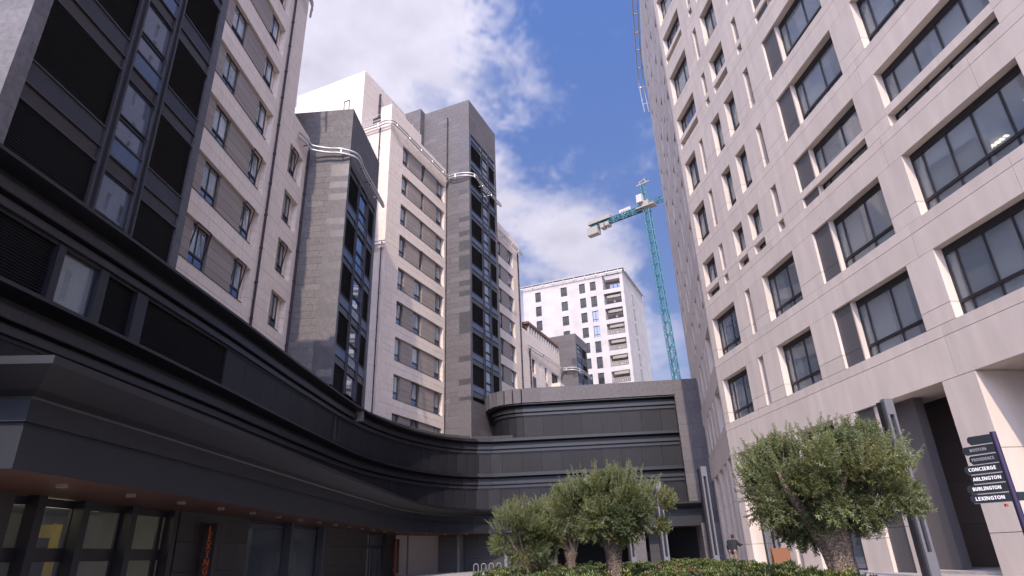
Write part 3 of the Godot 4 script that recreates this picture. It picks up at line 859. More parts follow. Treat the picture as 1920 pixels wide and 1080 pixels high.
	tiles(t2, "parapet_tile", TILE, l2, -1.97, 3.4, 39.1, 40.2, 2.2, 0.55, -0.3, 0, 0.014)
	window(t2, "window", c2, -2.9, -2.2, 34.6, 36.3, 0.0, [], [], "frame_brown", 0.05, "dark_glass")
	window(t2, "window", c2, -2.3, -1.4, 38.6, 39.4, -0.3, [], [], "frame_brown", 0.05, "dark_glass")
	pipe(t2, c2, -0.30, 9.0, 24.9, 0.09, 0.05)
	pipe(t2, c2, -1.15, 24, 37.7, 0.09, 0.05)
	pipe(t2, l2, 8.68, 9.0, 37.6, 0.07, 0.05)
	var rl := MB.new()
	for q in [[Vector3(-5.5, 39.4, 0), Vector3(-1.2, 39.4, 0)], [Vector3(-5.5, 38.8, 0), Vector3(-1.2, 38.8, 0)], [Vector3(-3.4, 38.3, 0), Vector3(-3.4, 39.4, 0)], [Vector3(-5.4, 38.3, 0), Vector3(-5.4, 39.4, 0)]]: rl.bar(q[0], q[1], 0.035)
	put(t2, "roof_railing", rl.mesh(), M.rail_metal, c2)
	var rl2 := MB.new()
	rl2.bar(Vector3(-1.97, 40.75, -0.2), Vector3(3.4, 40.75, -0.2), 0.035)
	for x in [-1.9, -0.6, 0.7, 2.0, 3.3]: rl2.bar(Vector3(x, 40.2, -0.2), Vector3(x, 40.75, -0.2), 0.03)
	put(t2, "roof_railing", rl2.mesh(), M.rail_metal, l2)
	# stair head block and the lower one behind it
	var rf := shift(l2, 0, 0, -5)
	box(t2, "stair_head", TILE[0], rf, -0.09, 7.75, 38.8, 47.8, -9, -0.3)
	tiles(t2, "stair_head_tile", TILE, rf, -0.09, 7.75, 38.9, 47.85, 2.6, 0.9, -0.29, 0.0, 0.012)
	var rs := frame(rf.origin.x - rf.basis.x.x * 0.09, rf.origin.z - rf.basis.x.z * 0.09, 112.7)
	tiles(t2, "stair_head_tile", TILE, rs, -4.0, 0.0, 38.9, 47.85, 2.0, 0.9, -0.1, 0.0, 0.012)
	tiles(t2, "stair_head_tile", TILE, shift(rs, 0, 0, -0.6), -12.5, -4.0, 38.9, 46.9, 3.0, 1.2, -0.1, 0.0, 0.012)
	window(t2, "window", rs, -2.42, -1.7, 42.2, 44.6, -0.0, [], [], "frame_brown", 0.06, "dark_glass")
	pipe(t2, rf, 2.6, 42.0, 46.7, 0.14, 0.11)
	# --- tall stone bay
	var g2 := frame(-4.139, -56.29, 22.7)
	var s2 := frame(-6.698, -57.36, 112.7)
	var b2 := thing("stone_bay", "tallest grey stone bay with a blue glazed front, in the middle of the picture", "building", g2 * Vector3(3, -G, -3))
	box(b2, "core_wall", M.stone_core, g2, 0.31, 6.7, -G, 47.6, -9, -1.25)
	tiles(b2, "side_stone", STONE, s2, -4.6, 2.77, 8.6, 47.86, 1.9, 0.56, -0.3, 0, 0.012)
	tiles(b2, "front_stone", STONE, g2, 0.0, 7.02, 43.4, 47.86, 1.5, 0.56, -1.24, 0, 0.01)
	tiles(b2, "front_stone", STONE, g2, 0.0, 7.02, 8.6, 13.3, 1.4, 0.56, -1.24, 0, 0.01)
	for f in [[0.0, 0.42], [6.62, 7.02]]: tiles(b2, "frame_panel", [M.frame_grey], g2, f[0], f[1], 13.3, 43.4, 0.6, 3.15, -1.24, 0.0, 0.012)
	curtain_wall(b2, g2, 13.32, 43.38, [["l", 0.43, 2.98], ["w", 3.32, 4.66], ["l", 4.98, 6.61]], 14.25, 3.15, [0.6, 2.62], -0.06, "spandrel_sky_tint")
	tiles(b2, "back_stone", STONE.slice(0, 3), frame(g2.origin.x + g2.basis.x.x * 7.02, g2.origin.z + g2.basis.x.z * 7.02, 112.7, true), 0, 8, 13, 47.86, 3, 1.6, -0.3, 0, 0.01)
	# the small stone stair block on the roof beside it
	var bk := shift(l2, 0, 0, -3)
	tiles(b2, "stair_stone", STONE, bk, 7.86, 11.44, 38.5, 48.0, 1.5, 0.6, -3.0, 0.0, 0.01)
	var bks := frame(bk.origin.x + bk.basis.x.x * 7.86, bk.origin.z + bk.basis.x.z * 7.86, 112.7)
	tiles(b2, "stair_stone", STONE, bks, -2.9, 0.0, 38.5, 48.0, 1.5, 0.6, -0.1, 0.004, 0.01)
	window(b2, "window", bk, 9.4, 10.75, 43.9, 45.6, 0.02, [], [], "frame_brown", 0.07, "dark_glass")
	pipe(b2, s2, 0.12, 38, 46.2, 0.12, 0.07)
	# --- the cream wing beyond
	var t3 := thing("cream_wing", "narrow cream wing right of the tall stone bay with taupe panels and a drain pipe", "building", l2 * Vector3(22, -G, -6))
	cream_face(t3, l2, 15.8, 29.0, 13, 39.4, h2.slice(2), 2.09, [[17.0, 26.7]], 1.6)
	for k in range(2, 9):
		var hd: float = h2[k]
		strip(t3, l2, hd - 2.09, hd, [["p", 17.0, 22.2], ["w", 22.2, 23.0], ["p", 23.0, 25.3], ["w", 25.3, 26.15]])
		box(t3, "strip_return", TILE[1], l2, 26.15, 26.7, hd - 2.09, hd, -0.62, -0.36)
	pipe(t3, l2, 28.3, 13, 37.6, 0.1, 0.08)
	tiles(t3, "return_tile", TILE, frame(l2.origin.x + l2.basis.x.x * 29.0, l2.origin.z + l2.basis.x.z * 29.0, 112.7, true), 0, 10, 13, 39.4, 3, 1.3, -0.1, 0.0, 0.014)
	# --- the low wing with a balustrade
	var t4 := thing("low_wing", "low cream wing with a white balustrade under a brown pergola roof", "building", l2 * Vector3(36, -G, -6))
	cream_face(t4, l2, 29.02, 43.6, 13, 27.2, [23.85], 1.9, [[32.0, 33.2], [34.75, 35.05], [36.8, 37.7], [39.5, 42.5]], 2.2)
	box(t4, "core_wall", M.wall_core, l2, 29.1, 43.6, 13, 27.0, -10, -0.66)
	for o in [[32.0, 33.2], [34.75, 35.05], [36.8, 37.7], [39.5, 42.5]]:
		window(t4, "window", l2, o[0], o[1], 21.95, 23.85, -0.3, [], [], "frame_brown", 0.06, "dark_glass")
	box(t4, "window_panel", M.spandrel_dark, l2, 32.0, 33.2, 19.9, 21.4, -0.1, 0.012)
	box(t4, "window_panel", TAUPE[0], l2, 36.8, 37.7, 19.9, 21.6, -0.1, 0.012)
	box(t4, "balcony", TILE[0], l2, 39.2, 44.2, 19.6, 22.0, 0.005, 1.3)
	var x := 31.6
	while x < 43.6:
		box(t4, "baluster", M.white_paint, l2, x, x + 0.4, 27.2, 28.3, -0.3, -0.06)
		x += 0.92
	box(t4, "pergola_roof", M.brown_roof, l2, 31.0, 43.4, 28.4, 28.6, -0.6, 0.0)
	for i in 24: box(t4, "pergola_beam", M.brown_roof, l2, 31.2 + i * 0.5, 31.36 + i * 0.5, 28.61, 28.8, -6, 0.1)
	box(t4, "pergola_wall", M.brown_roof, l2, 31.0, 43.4, 27.1, 30.4, -2.6, -2.4)
	pipe(t4, l2, 31.2, 13, 24.9, 0.1, 0.09)
	# --- far stone bay
	var g3 := frame(9.222, -88.575, 22.7)
	var b3 := thing("stone_bay", "small far grey stone bay before the white apartment block", "building", g3 * Vector3(2, -G, -2))
	box(b3, "core_wall", M.stone_core, g3, 0.31, 5.2, 13, 30.2, -6, -0.9)
	tiles(b3, "side_stone", STONE, frame(9.222, -88.575, 112.7), -4.6, 0.0, 13, 30.42, 2.2, 0.95, -0.3, 0, 0.012)
	tiles(b3, "front_stone", STONE, g3, 0, 5.6, 28.9, 30.42, 2.0, 0.76, -0.85, 0, 0.012)
	for f in [[0.0, 0.35], [5.2, 5.6]]: box(b3, "frame_panel", M.frame_grey, g3, f[0], f[1], 13, 28.9, -0.85, 0)
	curtain_wall(b3, g3, 13, 28.88, [["w", 0.36, 2.6], ["l", 2.9, 5.19]], 14.3, 3.15, [0.6, 2.62])
	# white rounded terrace end and a brown shed behind the coping
	var te := thing("terrace_house", "small far roof terrace with a brown screen and white rounded wall end", "building", Vector3(17.5, 0, -95))
	var ft := frame(15.0, -96, 60)
	box(te, "brick_screen", M.brown_roof, ft, -2.0, 3.4, 13, 23.6, -2, 0)
	for i in 8: box(te, "baluster", M.white_paint, ft, -1.8 + i * 0.62, -1.5 + i * 0.62, 20.4, 21.9, 0.0, 0.2)
	var rb := MB.new()
	rb.tube([ft * Vector3(4.6, 13, 0.4), ft * Vector3(4.6, 20.9, 0.4), ft * Vector3(4.6, 21.6, 0.4)], [1.5, 1.5, 1.0], 18)
	put(te, "rounded_wall", rb.mesh(), M.white_paint)

# ---------------------------------------------------------------- facade rails that follow the roof lines
func rail(label: String, pts: Array, normals: Array, closed_end := true, gap := 0.34, side := Vector3(0, 1, 0)) -> void:
	var at: Vector3 = pts[0]
	var th := thing("facade_rail", label, "maintenance rail", Vector3(at.x, at.y, at.z), "facade rails along the roof edges")
	# smooth curve through the points
	var cv := Curve3D.new()
	for i in pts.size():
		var a: Vector3 = pts[maxi(i - 1, 0)]
		var b: Vector3 = pts[mini(i + 1, pts.size() - 1)]
		var t := (b - a) / 6.0
		cv.add_point(pts[i], -t, t)
	cv.bake_interval = 0.25
	var base := cv.get_baked_points()
	var n := base.size()
	for k in 2:
		var line := []
		for i in n:
			line.append(base[i] + side * (gap * (0.5 - k)))
		var b := MB.new()
		b.tube(line, [0.075], 8)
		put(th, "rail_tube", b.mesh(), M.rail_metal)
	var s := 1.2
	var L := cv.get_baked_length()
	while s < L:
		var p := cv.sample_baked(s)
		var u := s / L * (normals.size() - 1)
		var nn: Vector3 = normals[int(round(u))]
		var b := MB.new()
		b.bar(p + side * (gap * 0.5 + 0.08), p - side * (gap * 0.5 + 0.08), 0.08)
		b.bar(p, p - nn * 0.45, 0.06)
		put(th, "bracket", b.mesh(), M.rail_metal if rng.randf() < 0.6 else M.frame_dark)
		s += 2.2
	if closed_end:
		var e := []
		var last: Vector3 = base[n - 1]
		var dirv := (base[n - 1] - base[n - 3]).normalized()
		for i in 9:
			var a := PI * i / 8.0
			e.append(last + dirv * sin(a) * 0.42 + side * (gap * 0.5 * cos(a)))
		var b := MB.new()
		b.tube(e, [0.075], 8)
		put(th, "rail_end", b.mesh(), M.rail_metal)
func rails() -> void:
	var l1 := frame(-14.112, -28, 3.5)
	var s1 := frame(-13.667, -35.266, 93.5)
	var lf := frame(-10.711, -35.085, 3.5)
	var l2 := frame(-10.08, -49.28, 22.7)
	var c2 := frame(l2.origin.x - l2.basis.x.x * 1.97, l2.origin.z - l2.basis.x.z * 1.97, 112.7)
	var s2 := frame(-6.698, -57.36, 112.7)
	var g2 := frame(-4.139, -56.29, 22.7)
	rail("double metal rail curling round the roof corner of the near cream wing at top left", [l1 * Vector3(-4, 36.6, 0.4), l1 * Vector3(0, 36.6, 0.4), l1 * Vector3(4.0, 36.6, 0.4), l1 * Vector3(4.7, 36.3, 0.2)], [l1.basis.z, l1.basis.z])
	rail("curving double rail from the near cream wing across the shorter stone bay", [l1 * Vector3(5.3, 26.0, 0.12), l1 * Vector3(6.3, 25.95, 0.4), s1 * Vector3(0.55, 25.8, 0.7), s1 * Vector3(1.6, 25.65, 0.45), s1 * Vector3(2.5, 25.55, 0.4), lf * Vector3(0.2, 25.45, 0.45), lf * Vector3(1.9, 25.45, 0.4), lf * Vector3(4.2, 25.55, 0.4), lf * Vector3(6.7, 25.6, 0.4)], [l1.basis.z, s1.basis.z, s1.basis.z, lf.basis.z, lf.basis.z])
	rail("long double rail under the cream tower's parapet and over the tallest stone bay", [c2 * Vector3(-4.6, 37.85, 0.4), c2 * Vector3(-1.4, 37.85, 0.4), c2 * Vector3(0.15, 37.85, 0.35), l2 * Vector3(-1.0, 37.85, 0.42), l2 * Vector3(2.5, 37.85, 0.4), l2 * Vector3(7.6, 37.9, 0.4), l2 * Vector3(8.5, 37.9, 0.55), s2 * Vector3(1.0, 37.8, 0.5), s2 * Vector3(2.4, 37.7, 0.4), g2 * Vector3(0.3, 37.65, 0.5), g2 * Vector3(2, 37.65, 0.4), g2 * Vector3(4.3, 37.7, 0.4), g2 * Vector3(7.0, 37.7, 0.4)], [c2.basis.z, c2.basis.z, l2.basis.z, l2.basis.z, l2.basis.z, s2.basis.z, g2.basis.z, g2.basis.z])
	rail("double rail under the roof edge of the narrow cream wing", [l2 * Vector3(20, 37.8, 0.4), l2 * Vector3(25, 37.75, 0.4), l2 * Vector3(28.9, 37.7, 0.4)], [l2.basis.z, l2.basis.z])
	rail("double rail below the balustrade of the low wing and on to the far stone bay", [l2 * Vector3(29.9, 24.9, 0.3), l2 * Vector3(36, 25.0, 0.4), l2 * Vector3(42.9, 25.0, 0.5), frame(9.222, -88.575, 112.7) * Vector3(-2.0, 25.0, 0.5), frame(9.222, -88.575, 112.7) * Vector3(-0.4, 24.9, 0.4), frame(9.222, -88.575, 22.7) * Vector3(1.5, 24.7, 0.4), frame(9.222, -88.575, 22.7) * Vector3(5.2, 24.7, 0.4)], [l2.basis.z, l2.basis.z, l2.basis.z, l2.basis.z])
	rail("short rail end sticking out at the foot of the cream tower's sunlit corner", [c2 * Vector3(-1.3, 25.3, 0.3), c2 * Vector3(-0.5, 25.2, 0.3), c2 * Vector3(0.2, 25.1, 0.3)], [c2.basis.z, c2.basis.z], false)
	var fe := frame(12.84, -38.65, 11.8, true)
	rail("tall ladder-like rail up the far edge of the office tower against the sky", [fe * Vector3(-20.5, 47.2, 0.45), fe * Vector3(-20.0, 50.5, 0.65), fe * Vector3(-17.5, 52.5, 0.7), fe * Vector3(-13.6, 53.6, 0.7), fe * Vector3(-8, 55.0, 0.7)], [fe.basis.z, fe.basis.z], true, 0.5, fe.basis.z)

# ---------------------------------------------------------------- far apartment block
func apartments() -> void:
	var ta := frame(21.1, -107.96, 112.7)
	var tb := frame(21.1, -107.96, 24.5)
	var th := thing("apartment_block", "white apartment block with a column of balconies, beyond the far podium", "building", ta * Vector3(-10, -G, -8))
	var Wl := -20.5
	# wall built round its openings: columns of windows and the balcony column
	var cols := [[-17.9, -16.7, 2.05], [-12.5, -11.2, 1.9], [-8.7, -7.5, 2.0], [-6.5, -5.35, 2.2]]
	var y_low := 12.0
	var top := 49.87
	var x := Wl
	for c in cols + [[-3.95, -0.45, 0.0]]:
		box(th, "wall", M.white_paint, ta, x, c[0], y_low, top, -0.5, 0)
		x = c[1]
	box(th, "wall", M.white_paint, ta, -0.45, 0, y_low, top, -0.5, 0)
	for c in cols:
		var y := top
		for k in 12:
			var hd: float = 48.25 - 3.03 * k + (0.0 if c[0] > -7 and k > 0 else 0.0)
			var hh: float = c[2] if not (c[0] > -7 and k == 0) else 1.85
			box(th, "wall", M.white_paint, ta, c[0], c[1], hd, y, -0.5, 0)
			window(th, "window", ta, c[0], c[1], hd - hh, hd, -0.2, [0.58], [0.55], "frame_grey" if rng.randf() < 0.3 else "frame_dark", 0.07, "mirror_glass" if rng.randf() < 0.1 else "dark_glass")
			y = hd - hh
		box(th, "wall", M.white_paint, ta, c[0], c[1], y_low, y, -0.5, 0)
	var yb := top
	for k in 12:
		var hd: float = 49.1 if k == 0 else 45.25 - 3.05 * (k - 1)
		var slab: float = 46.1 - 3.05 * k
		box(th, "wall", M.white_paint, ta, -3.95, -0.45, hd, yb, -0.5, 0)
		box(th, "balcony_wall", M.balcony_dark, ta, -3.95, -0.45, slab, hd, -2.6, -2.4)
		for sx in [-3.95, -0.45]: box(th, "balcony_wall", M.white_shade, ta, sx - 0.06, sx + 0.06, slab, hd, -2.4, -0.5)
		if k == 0: window(th, "window", ta, -3.2, -0.8, slab + 0.2, slab + 1.9, -2.3, [0.8, 1.6], [], "frame_dark", 0.08, "mirror_glass")
		var b := MB.new()
		for i in 22: b.bar(Vector3(-3.85 + i * 0.155, 0, 0), Vector3(-3.85 + i * 0.155, 0.95, 0), 0.035)
		for yy in [0.05, 0.95]: b.bar(Vector3(-3.95, yy, 0), Vector3(-0.45, yy, 0), 0.06)
		if k >= 3:
			for i in 10:
				var p := []
				for q in 9: p.append(Vector3(-3.75 + i * 0.34 + 0.13 * cos(TAU * q / 8), 0.5 + 0.3 * sin(TAU * q / 8), 0.02))
				for q in 8: b.bar(p[q], p[q + 1], 0.05)
		put(th, "balustrade", b.mesh(), M.white_paint if k >= 3 else M.frame_grey, shift(ta, 0, slab, -0.12))
		box(th, "laundry", M.white_paint, ta, -2.3 + 0.1 * (k % 3), -2.0 + 0.1 * (k % 3), slab + 0.35, slab + 0.75, -0.5, -0.4)
		yb = slab
	box(th, "wall", M.white_paint, ta, -3.95, -0.45, y_low, yb, -0.5, 0)
	box(th, "wall", M.white_paint, tb, 0.01, 15.6, y_low, top, -0.6, 0)
	for k in 6:
		window(th, "window", tb, 6.0, 6.9, 46.6 - 3.05 * k - 2.2, 46.6 - 3.05 * k, 0.0, [], [], "frame_grey", 0.07, "dark_glass")
	box(th, "core_wall", M.white_shade, ta, Wl, -0.3, y_low, top - 0.1, -14, -2.7)
	box(th, "core_wall", M.white_shade, ta, Wl, -4.1, y_low, top - 0.1, -2.7, -0.55)
	box(th, "parapet_edge", M.white_shade, ta, Wl - 0.3, 0.35, top, top + 0.12, -0.6, 0.35)
	box(th, "parapet_edge", M.white_shade, tb, -0.2, 15.9, top + 0.002, top + 0.122, -0.6, 0.35)
	var rb := MB.new()
	rb.bar(Vector3(Wl - 0.3, top - 0.5, 0.5), Vector3(0.3, top - 0.5, 0.5), 0.14)
	for i in 10: rb.bar(Vector3(Wl + i * 2.2, top - 0.5, 0.5), Vector3(Wl + i * 2.2, top + 0.05, 0.2), 0.1)
	put(th, "edge_rail", rb.mesh(), M.rail_metal, ta)
	var rc := MB.new()
	rc.bar(Vector3(0.3, top - 0.5, 0.5), Vector3(15.8, top - 0.5, 0.5), 0.14)
	for i in 8: rc.bar(Vector3(0.6 + i * 2.1, top - 0.5, 0.5), Vector3(0.6 + i * 2.1, top + 0.05, 0.2), 0.1)
	put(th, "edge_rail", rc.mesh(), M.rail_metal, tb)

# ---------------------------------------------------------------- tower crane
func lattice(b: MB, a: Vector3, c: Vector3, w: float, bay: float, up: Vector3, tri := false, chord := 0.16, web := 0.085) -> void:
	var d := (c - a).normalized()
	var sx := up.cross(d).normalized()
	var sy := d.cross(sx)
	var offs := [sx * w / 2 + sy * w / 2, -sx * w / 2 + sy * w / 2, -sx * w / 2 - sy * w / 2, sx * w / 2 - sy * w / 2]
	if tri: offs = [sy * w * 0.9, -sx * w / 2, sx * w / 2]
	for o in offs: b.bar(a + o, c + o, chord)
	var n := int((c - a).length() / bay)
	for i in n:
		var p := a + d * (i * bay)
		var q := a + d * ((i + 1) * bay)
		for k in offs.size():
			var o1: Vector3 = offs[k]
			var o2: Vector3 = offs[(k + 1) % offs.size()]
			if (i + k) % 2: b.bar(p + o1, q + o2, web)
			else: b.bar(p + o2, q + o1, web)
			b.bar(q + o1, q + o2, web * 0.8)
func crane() -> void:
	var foot := Vector3(37.0, 0, -135.2)
	var head := Vector3(34.62, 79.3 + G, -135.7)
	var th := thing("tower_crane", "teal lattice tower crane standing beyond the buildings against the sky", "crane", foot)
	var jd := Vector3(17.4, 0, 13.3).normalized()
	var b := MB.new()
	lattice(b, foot, head + Vector3(0, -0.8, 0), 1.35, 1.5, Vector3(0.8, 0, 0.6), false, 0.2, 0.11)
	put(th, "mast", b.mesh(), M.crane_teal)
	b = MB.new()
	lattice(b, head + jd * 1.0 + Vector3.UP * 0.4, head + jd * 42 + Vector3.UP * 0.4, 1.3, 1.5, Vector3.UP, true, 0.15, 0.09)
	put(th, "jib", b.mesh(), M.crane_teal)
	b = MB.new()
	var tail := head - jd * 16.6 + Vector3.UP * 0.1
	lattice(b, head - jd * 0.8 + Vector3.UP * 0.1, tail, 1.1, 1.4, Vector3.UP, false, 0.22, 0.14)
	b.obox(Transform3D(Basis(jd.cross(Vector3.UP), Vector3.UP, -jd), head - jd * 8.5 + Vector3.UP * 0.1), Vector3(0.9, 0.3, 15))
	put(th, "counter_jib", b.mesh(), M.crane_teal)
	b = MB.new()
	lattice(b, head + Vector3(0, 1.2, 0), head + Vector3(0, 7.0, 0) - jd * 0.4, 0.8, 1.0, jd, false, 0.16, 0.09)
	put(th, "apex_tower", b.mesh(), M.crane_teal)
	b = MB.new()
	b.bar(head + Vector3(0, 7, 0) - jd * 2.0, head + Vector3(0, 7.2, 0) + jd * 1.6, 0.3); b.bar(head + Vector3(0, 7.6, 0) - jd * 1.2, head + Vector3(0, 8.3, 0) + jd * 0.6, 0.25)
	b.bar(head + Vector3(0, 6.8, 0) - jd * 1.4, head + Vector3(0, 8.0, 0) - jd * 0.8, 0.2); b.bar(head + Vector3(0, 7.0, 0) + jd * 0.8, head + Vector3(0, 8.2, 0) + jd * 0.4, 0.2)
	put(th, "apex_platform", b.mesh(), M.crane_grey)
	b = MB.new()
	b.obox(Transform3D(Basis(jd, Vector3.UP, jd.cross(Vector3.UP)), head + Vector3(0, 0.1, 0)), Vector3(5.0, 0.35, 2.2))
	b.obox(Transform3D(Basis(jd, Vector3.UP, jd.cross(Vector3.UP)), head + Vector3(0, 1.0, 0)), Vector3(1.8, 1.4, 1.7))
	for s in [-2.4, 2.4]:
		b.bar(head + jd * s + Vector3(0, 0.2, 0), head + jd * s + Vector3(0, 1.3, 0), 0.12)
	b.bar(head - jd * 2.4 + Vector3(0, 1.3, 0), head + jd * 2.4 + Vector3(0, 1.3, 0), 0.1)
	put(th, "slewing_deck", b.mesh(), M.crane_grey)
	b = MB.new()
	b.obox(Transform3D(Basis(jd, Vector3.UP, jd.cross(Vector3.UP)), head - jd * 1.8 + Vector3(0, 2.4, 1.2)), Vector3(1.5, 2.2, 1.3))
	put(th, "operator_cab", b.mesh(), M.white_paint)
	for q in [[15.6, -1.3, 3.2, 2.1], [12.6, -0.8, 1.1, 1.3], [11.2, -0.7, 1.1, 1.1]]:
		b = MB.new()
		b.obox(Transform3D(Basis(jd, Vector3.UP, jd.cross(Vector3.UP)), head - jd * q[0] + Vector3.UP * q[1]), Vector3(q[2], q[3], 1.8))
		put(th, "counterweight", b.mesh(), M.crane_grey)
	b = MB.new()
	b.obox(Transform3D(Basis(jd, Vector3.UP, jd.cross(Vector3.UP)), head - jd * 13.4 + Vector3.UP * 1.15), Vector3(6.6, 1.0, 1.9))
	for i in 7: b.bar(head - jd * (10.4 + i) + Vector3.UP * 0.7, head - jd * (10.4 + i) + Vector3.UP * 2.2, 0.09)
	b.bar(head - jd * 10.4 + Vector3.UP * 2.2, head - jd * 16.4 + Vector3.UP * 2.2, 0.09)
	put(th, "winch_deck", b.mesh(), M.crane_grey)
	b = MB.new()
	var sb := Basis(jd, Vector3.UP, jd.cross(Vector3.UP))
	b.obox(Transform3D(sb, head - jd * 6.0 + Vector3(0, 1.35, 0)), Vector3(3.2, 1.5, 0.08))
	var sg := put(th, "name_board", b.mesh(), M.white_paint)
	b = MB.new()
	for i in 4:
		b.obox(Transform3D(sb * Basis(Vector3.BACK, -0.35), head - jd * (7.0 - i * 0.62) + Vector3(0, 1.33, 0) + jd.cross(Vector3.UP) * 0.05), Vector3(0.12, 0.6, 0.03))
		b.obox(Transform3D(sb, head - jd * (6.85 - i * 0.62) + Vector3(0, 1.33, 0) + jd.cross(Vector3.UP) * 0.05), Vector3(0.3, 0.12, 0.03))
	put(sg, "board_mark", b.mesh(), M.crane_teal)

# ---------------------------------------------------------------- plants
func twig_mesh() -> ArrayMesh:
	if cache.has("twig"): return cache.twig
	var b := MB.new()
	var r := RandomNumberGenerator.new()
	r.seed = 5
	b.bar(Vector3.ZERO, Vector3(0, 0.26, 0), 0.006)
	for i in 18:
		var y := 0.02 + 0.24 * i / 18.0
		var a := i * 2.4 + r.randf() * 0.5
		var out := Vector3(cos(a), r.randf_range(0.5, 1.2), sin(a)).normalized()
		var side := out.cross(Vector3(sin(a * 3), 0.3, cos(a * 2))).normalized()
		var p := Vector3(0, y, 0)
		var l := r.randf_range(0.045, 0.07)
		b.quad(p, p + out * l * 0.5 + side * 0.009, p + out * l, p + out * l * 0.5 - side * 0.009)
	cache["twig"] = b.mesh()
	return cache.twig
func crown(th: Node, called: String, mesh: Mesh, m: Material, places: Array, colours: PackedColorArray, kind := "") -> void:
	var mm := MultiMesh.new()
	mm.transform_format = MultiMesh.TRANSFORM_3D
	mm.use_colors = true
	mm.mesh = mesh
	mm.instance_count = places.size()
	for i in places.size():
		mm.set_instance_transform(i, places[i])
		mm.set_instance_color(i, colours[i])
	var o := MultiMeshInstance3D.new()
	o.multimesh = mm; o.material_override = m
	if th == self:
		o.name = numbered(called); add_child(o)
	else:
		o.name = called; th.add_child(o)
	if kind: o.set_meta("kind", kind)
	return
func olive(label: String, foot: Vector3, trunk_h: float, trunk_r: float, centre: Vector3, size: Vector3, count: int, sd: int, lean := Vector3.ZERO) -> void:
	var r := RandomNumberGenerator.new()
	r.seed = sd
	var th := thing("olive_tree", label, "olive tree", foot, "old olive trees in the planting bed")
	var ns := FastNoiseLite.new()
	ns.seed = sd; ns.frequency = 0.9; ns.fractal_octaves = 3
	var b := MB.new()
	var top := Vector3(0, trunk_h, 0) + lean
	var pts := []
	var rad := []
	for i in 15:
		var t := i / 14.0
		pts.append(Vector3(0, -0.15, 0).lerp(top, t) + Vector3(sin(t * 3 + sd), 0, cos(t * 2.3 + sd)) * 0.06 * trunk_r * 3)
		rad.append(trunk_r * (1.35 - 0.62 * smoothstep(0.0, 0.35, t) + 0.32 * smoothstep(0.6, 1.0, t)))
	b.tube(pts, rad, 22, 0.5, ns)
	put(th, "trunk", b.mesh(), M.bark, Transform3D(Basis(), foot))
	# limbs
	var tips := []
	for k in 7:
		var a := TAU * k / 7 + r.randf_range(-0.3, 0.3)
		var tip := centre + Vector3(cos(a) * size.x * 0.62, r.randf_range(-0.15, 0.55) * size.y, sin(a) * size.z * 0.62)
		if k == 6: tip = centre + Vector3(0, size.y * 0.5, 0)
		var s := top + Vector3(cos(a), -0.05, sin(a)) * trunk_r * 0.45
		var midp := s.lerp(tip, 0.5) + Vector3(cos(a), 0, sin(a)) * 0.12 + Vector3.UP * 0.12
		b = MB.new()
		b.tube([s, s.lerp(midp, 0.5) + Vector3.UP * 0.03, midp, midp.lerp(tip, 0.6), tip], [trunk_r * 0.42, trunk_r * 0.3, trunk_r * 0.2, trunk_r * 0.12, trunk_r * 0.05], 9, 0.25, ns)
		put(th, "limb", b.mesh(), M.bark, Transform3D(Basis(), foot))
		tips.append(tip)
	# foliage: upright sprays of leafy twigs gathered in clumps
	var clumps := []
	for k in 64:
		var d := Vector3(r.randfn(), r.randfn() * 0.9, r.randfn()).normalized()
		var p := centre + Vector3(d.x * size.x, d.y * size.y, d.z * size.z) * pow(r.randf(), 0.33) * r.randf_range(0.74, 0.98)
		clumps.append([p, r.randf_range(0.10, 0.30) * (size.x + size.y) * 0.5, r.randf_range(0.0, 1.0), r.randf_range(0.75, 1.2)])
	var places := []
	var cols := PackedColorArray()
	for i in count:
		var c: Array = clumps[r.randi() % clumps.size()]
		var d := Vector3(r.randfn(), r.randfn(), r.randfn()).normalized()
		var p: Vector3 = c[0] + d * c[1] * pow(r.randf(), 0.45)
		var q := (p - centre) / size
		var outw := (q + d * 0.5).normalized()
		var up := (Vector3.UP * (0.75 if q.y > -0.3 else 0.1) + outw * 0.7 + Vector3(r.randfn(), r.randfn(), r.randfn()) * 0.35).normalized()
		var x := up.cross(Vector3(r.randfn(), 0.1, r.randfn())).normalized()
		var s := r.randf_range(0.5, 0.98)
		places.append(Transform3D(Basis(x, up, x.cross(up)).scaled(Vector3.ONE * s), p))
		var g: float = c[3] * r.randf_range(0.75, 1.2)
		var col := Color(0.056, 0.074, 0.022).lerp(Color(0.115, 0.112, 0.030), c[2] * 0.85)
		if r.randf() < 0.12: col = Color(0.13, 0.145, 0.075)
		cols.append(Color(col.r * g, col.g * g, col.b * g))
	# feathery shoots that stand out of the crown
	for k in int(count / 55.0):
		var d := Vector3(r.randfn(), absf(r.randfn()) * 0.9 + 0.05, r.randfn()).normalized()
		var p := centre + d * size * r.randf_range(0.86, 1.0)
		var up := (Vector3.UP * 1.1 + d * 0.8 + Vector3(r.randfn(), 0, r.randfn()) * 0.2).normalized()
		for j in r.randi_range(2, 3):
			var x := up.cross(Vector3(r.randfn(), 0.1, r.randfn())).normalized()
			places.append(Transform3D(Basis(x, up, x.cross(up)).scaled(Vector3.ONE * (0.85 - 0.16 * j)), p))
			cols.append(Color(0.10, 0.115, 0.04))
			p += up * 0.13
			up = (up + Vector3(r.randfn(), 0.2, r.randfn()) * 0.15).normalized()
	crown(th, "crown", twig_mesh(), M.leaf, places, cols, "stuff")
	# loose shoots standing out of the top
	b = MB.new()
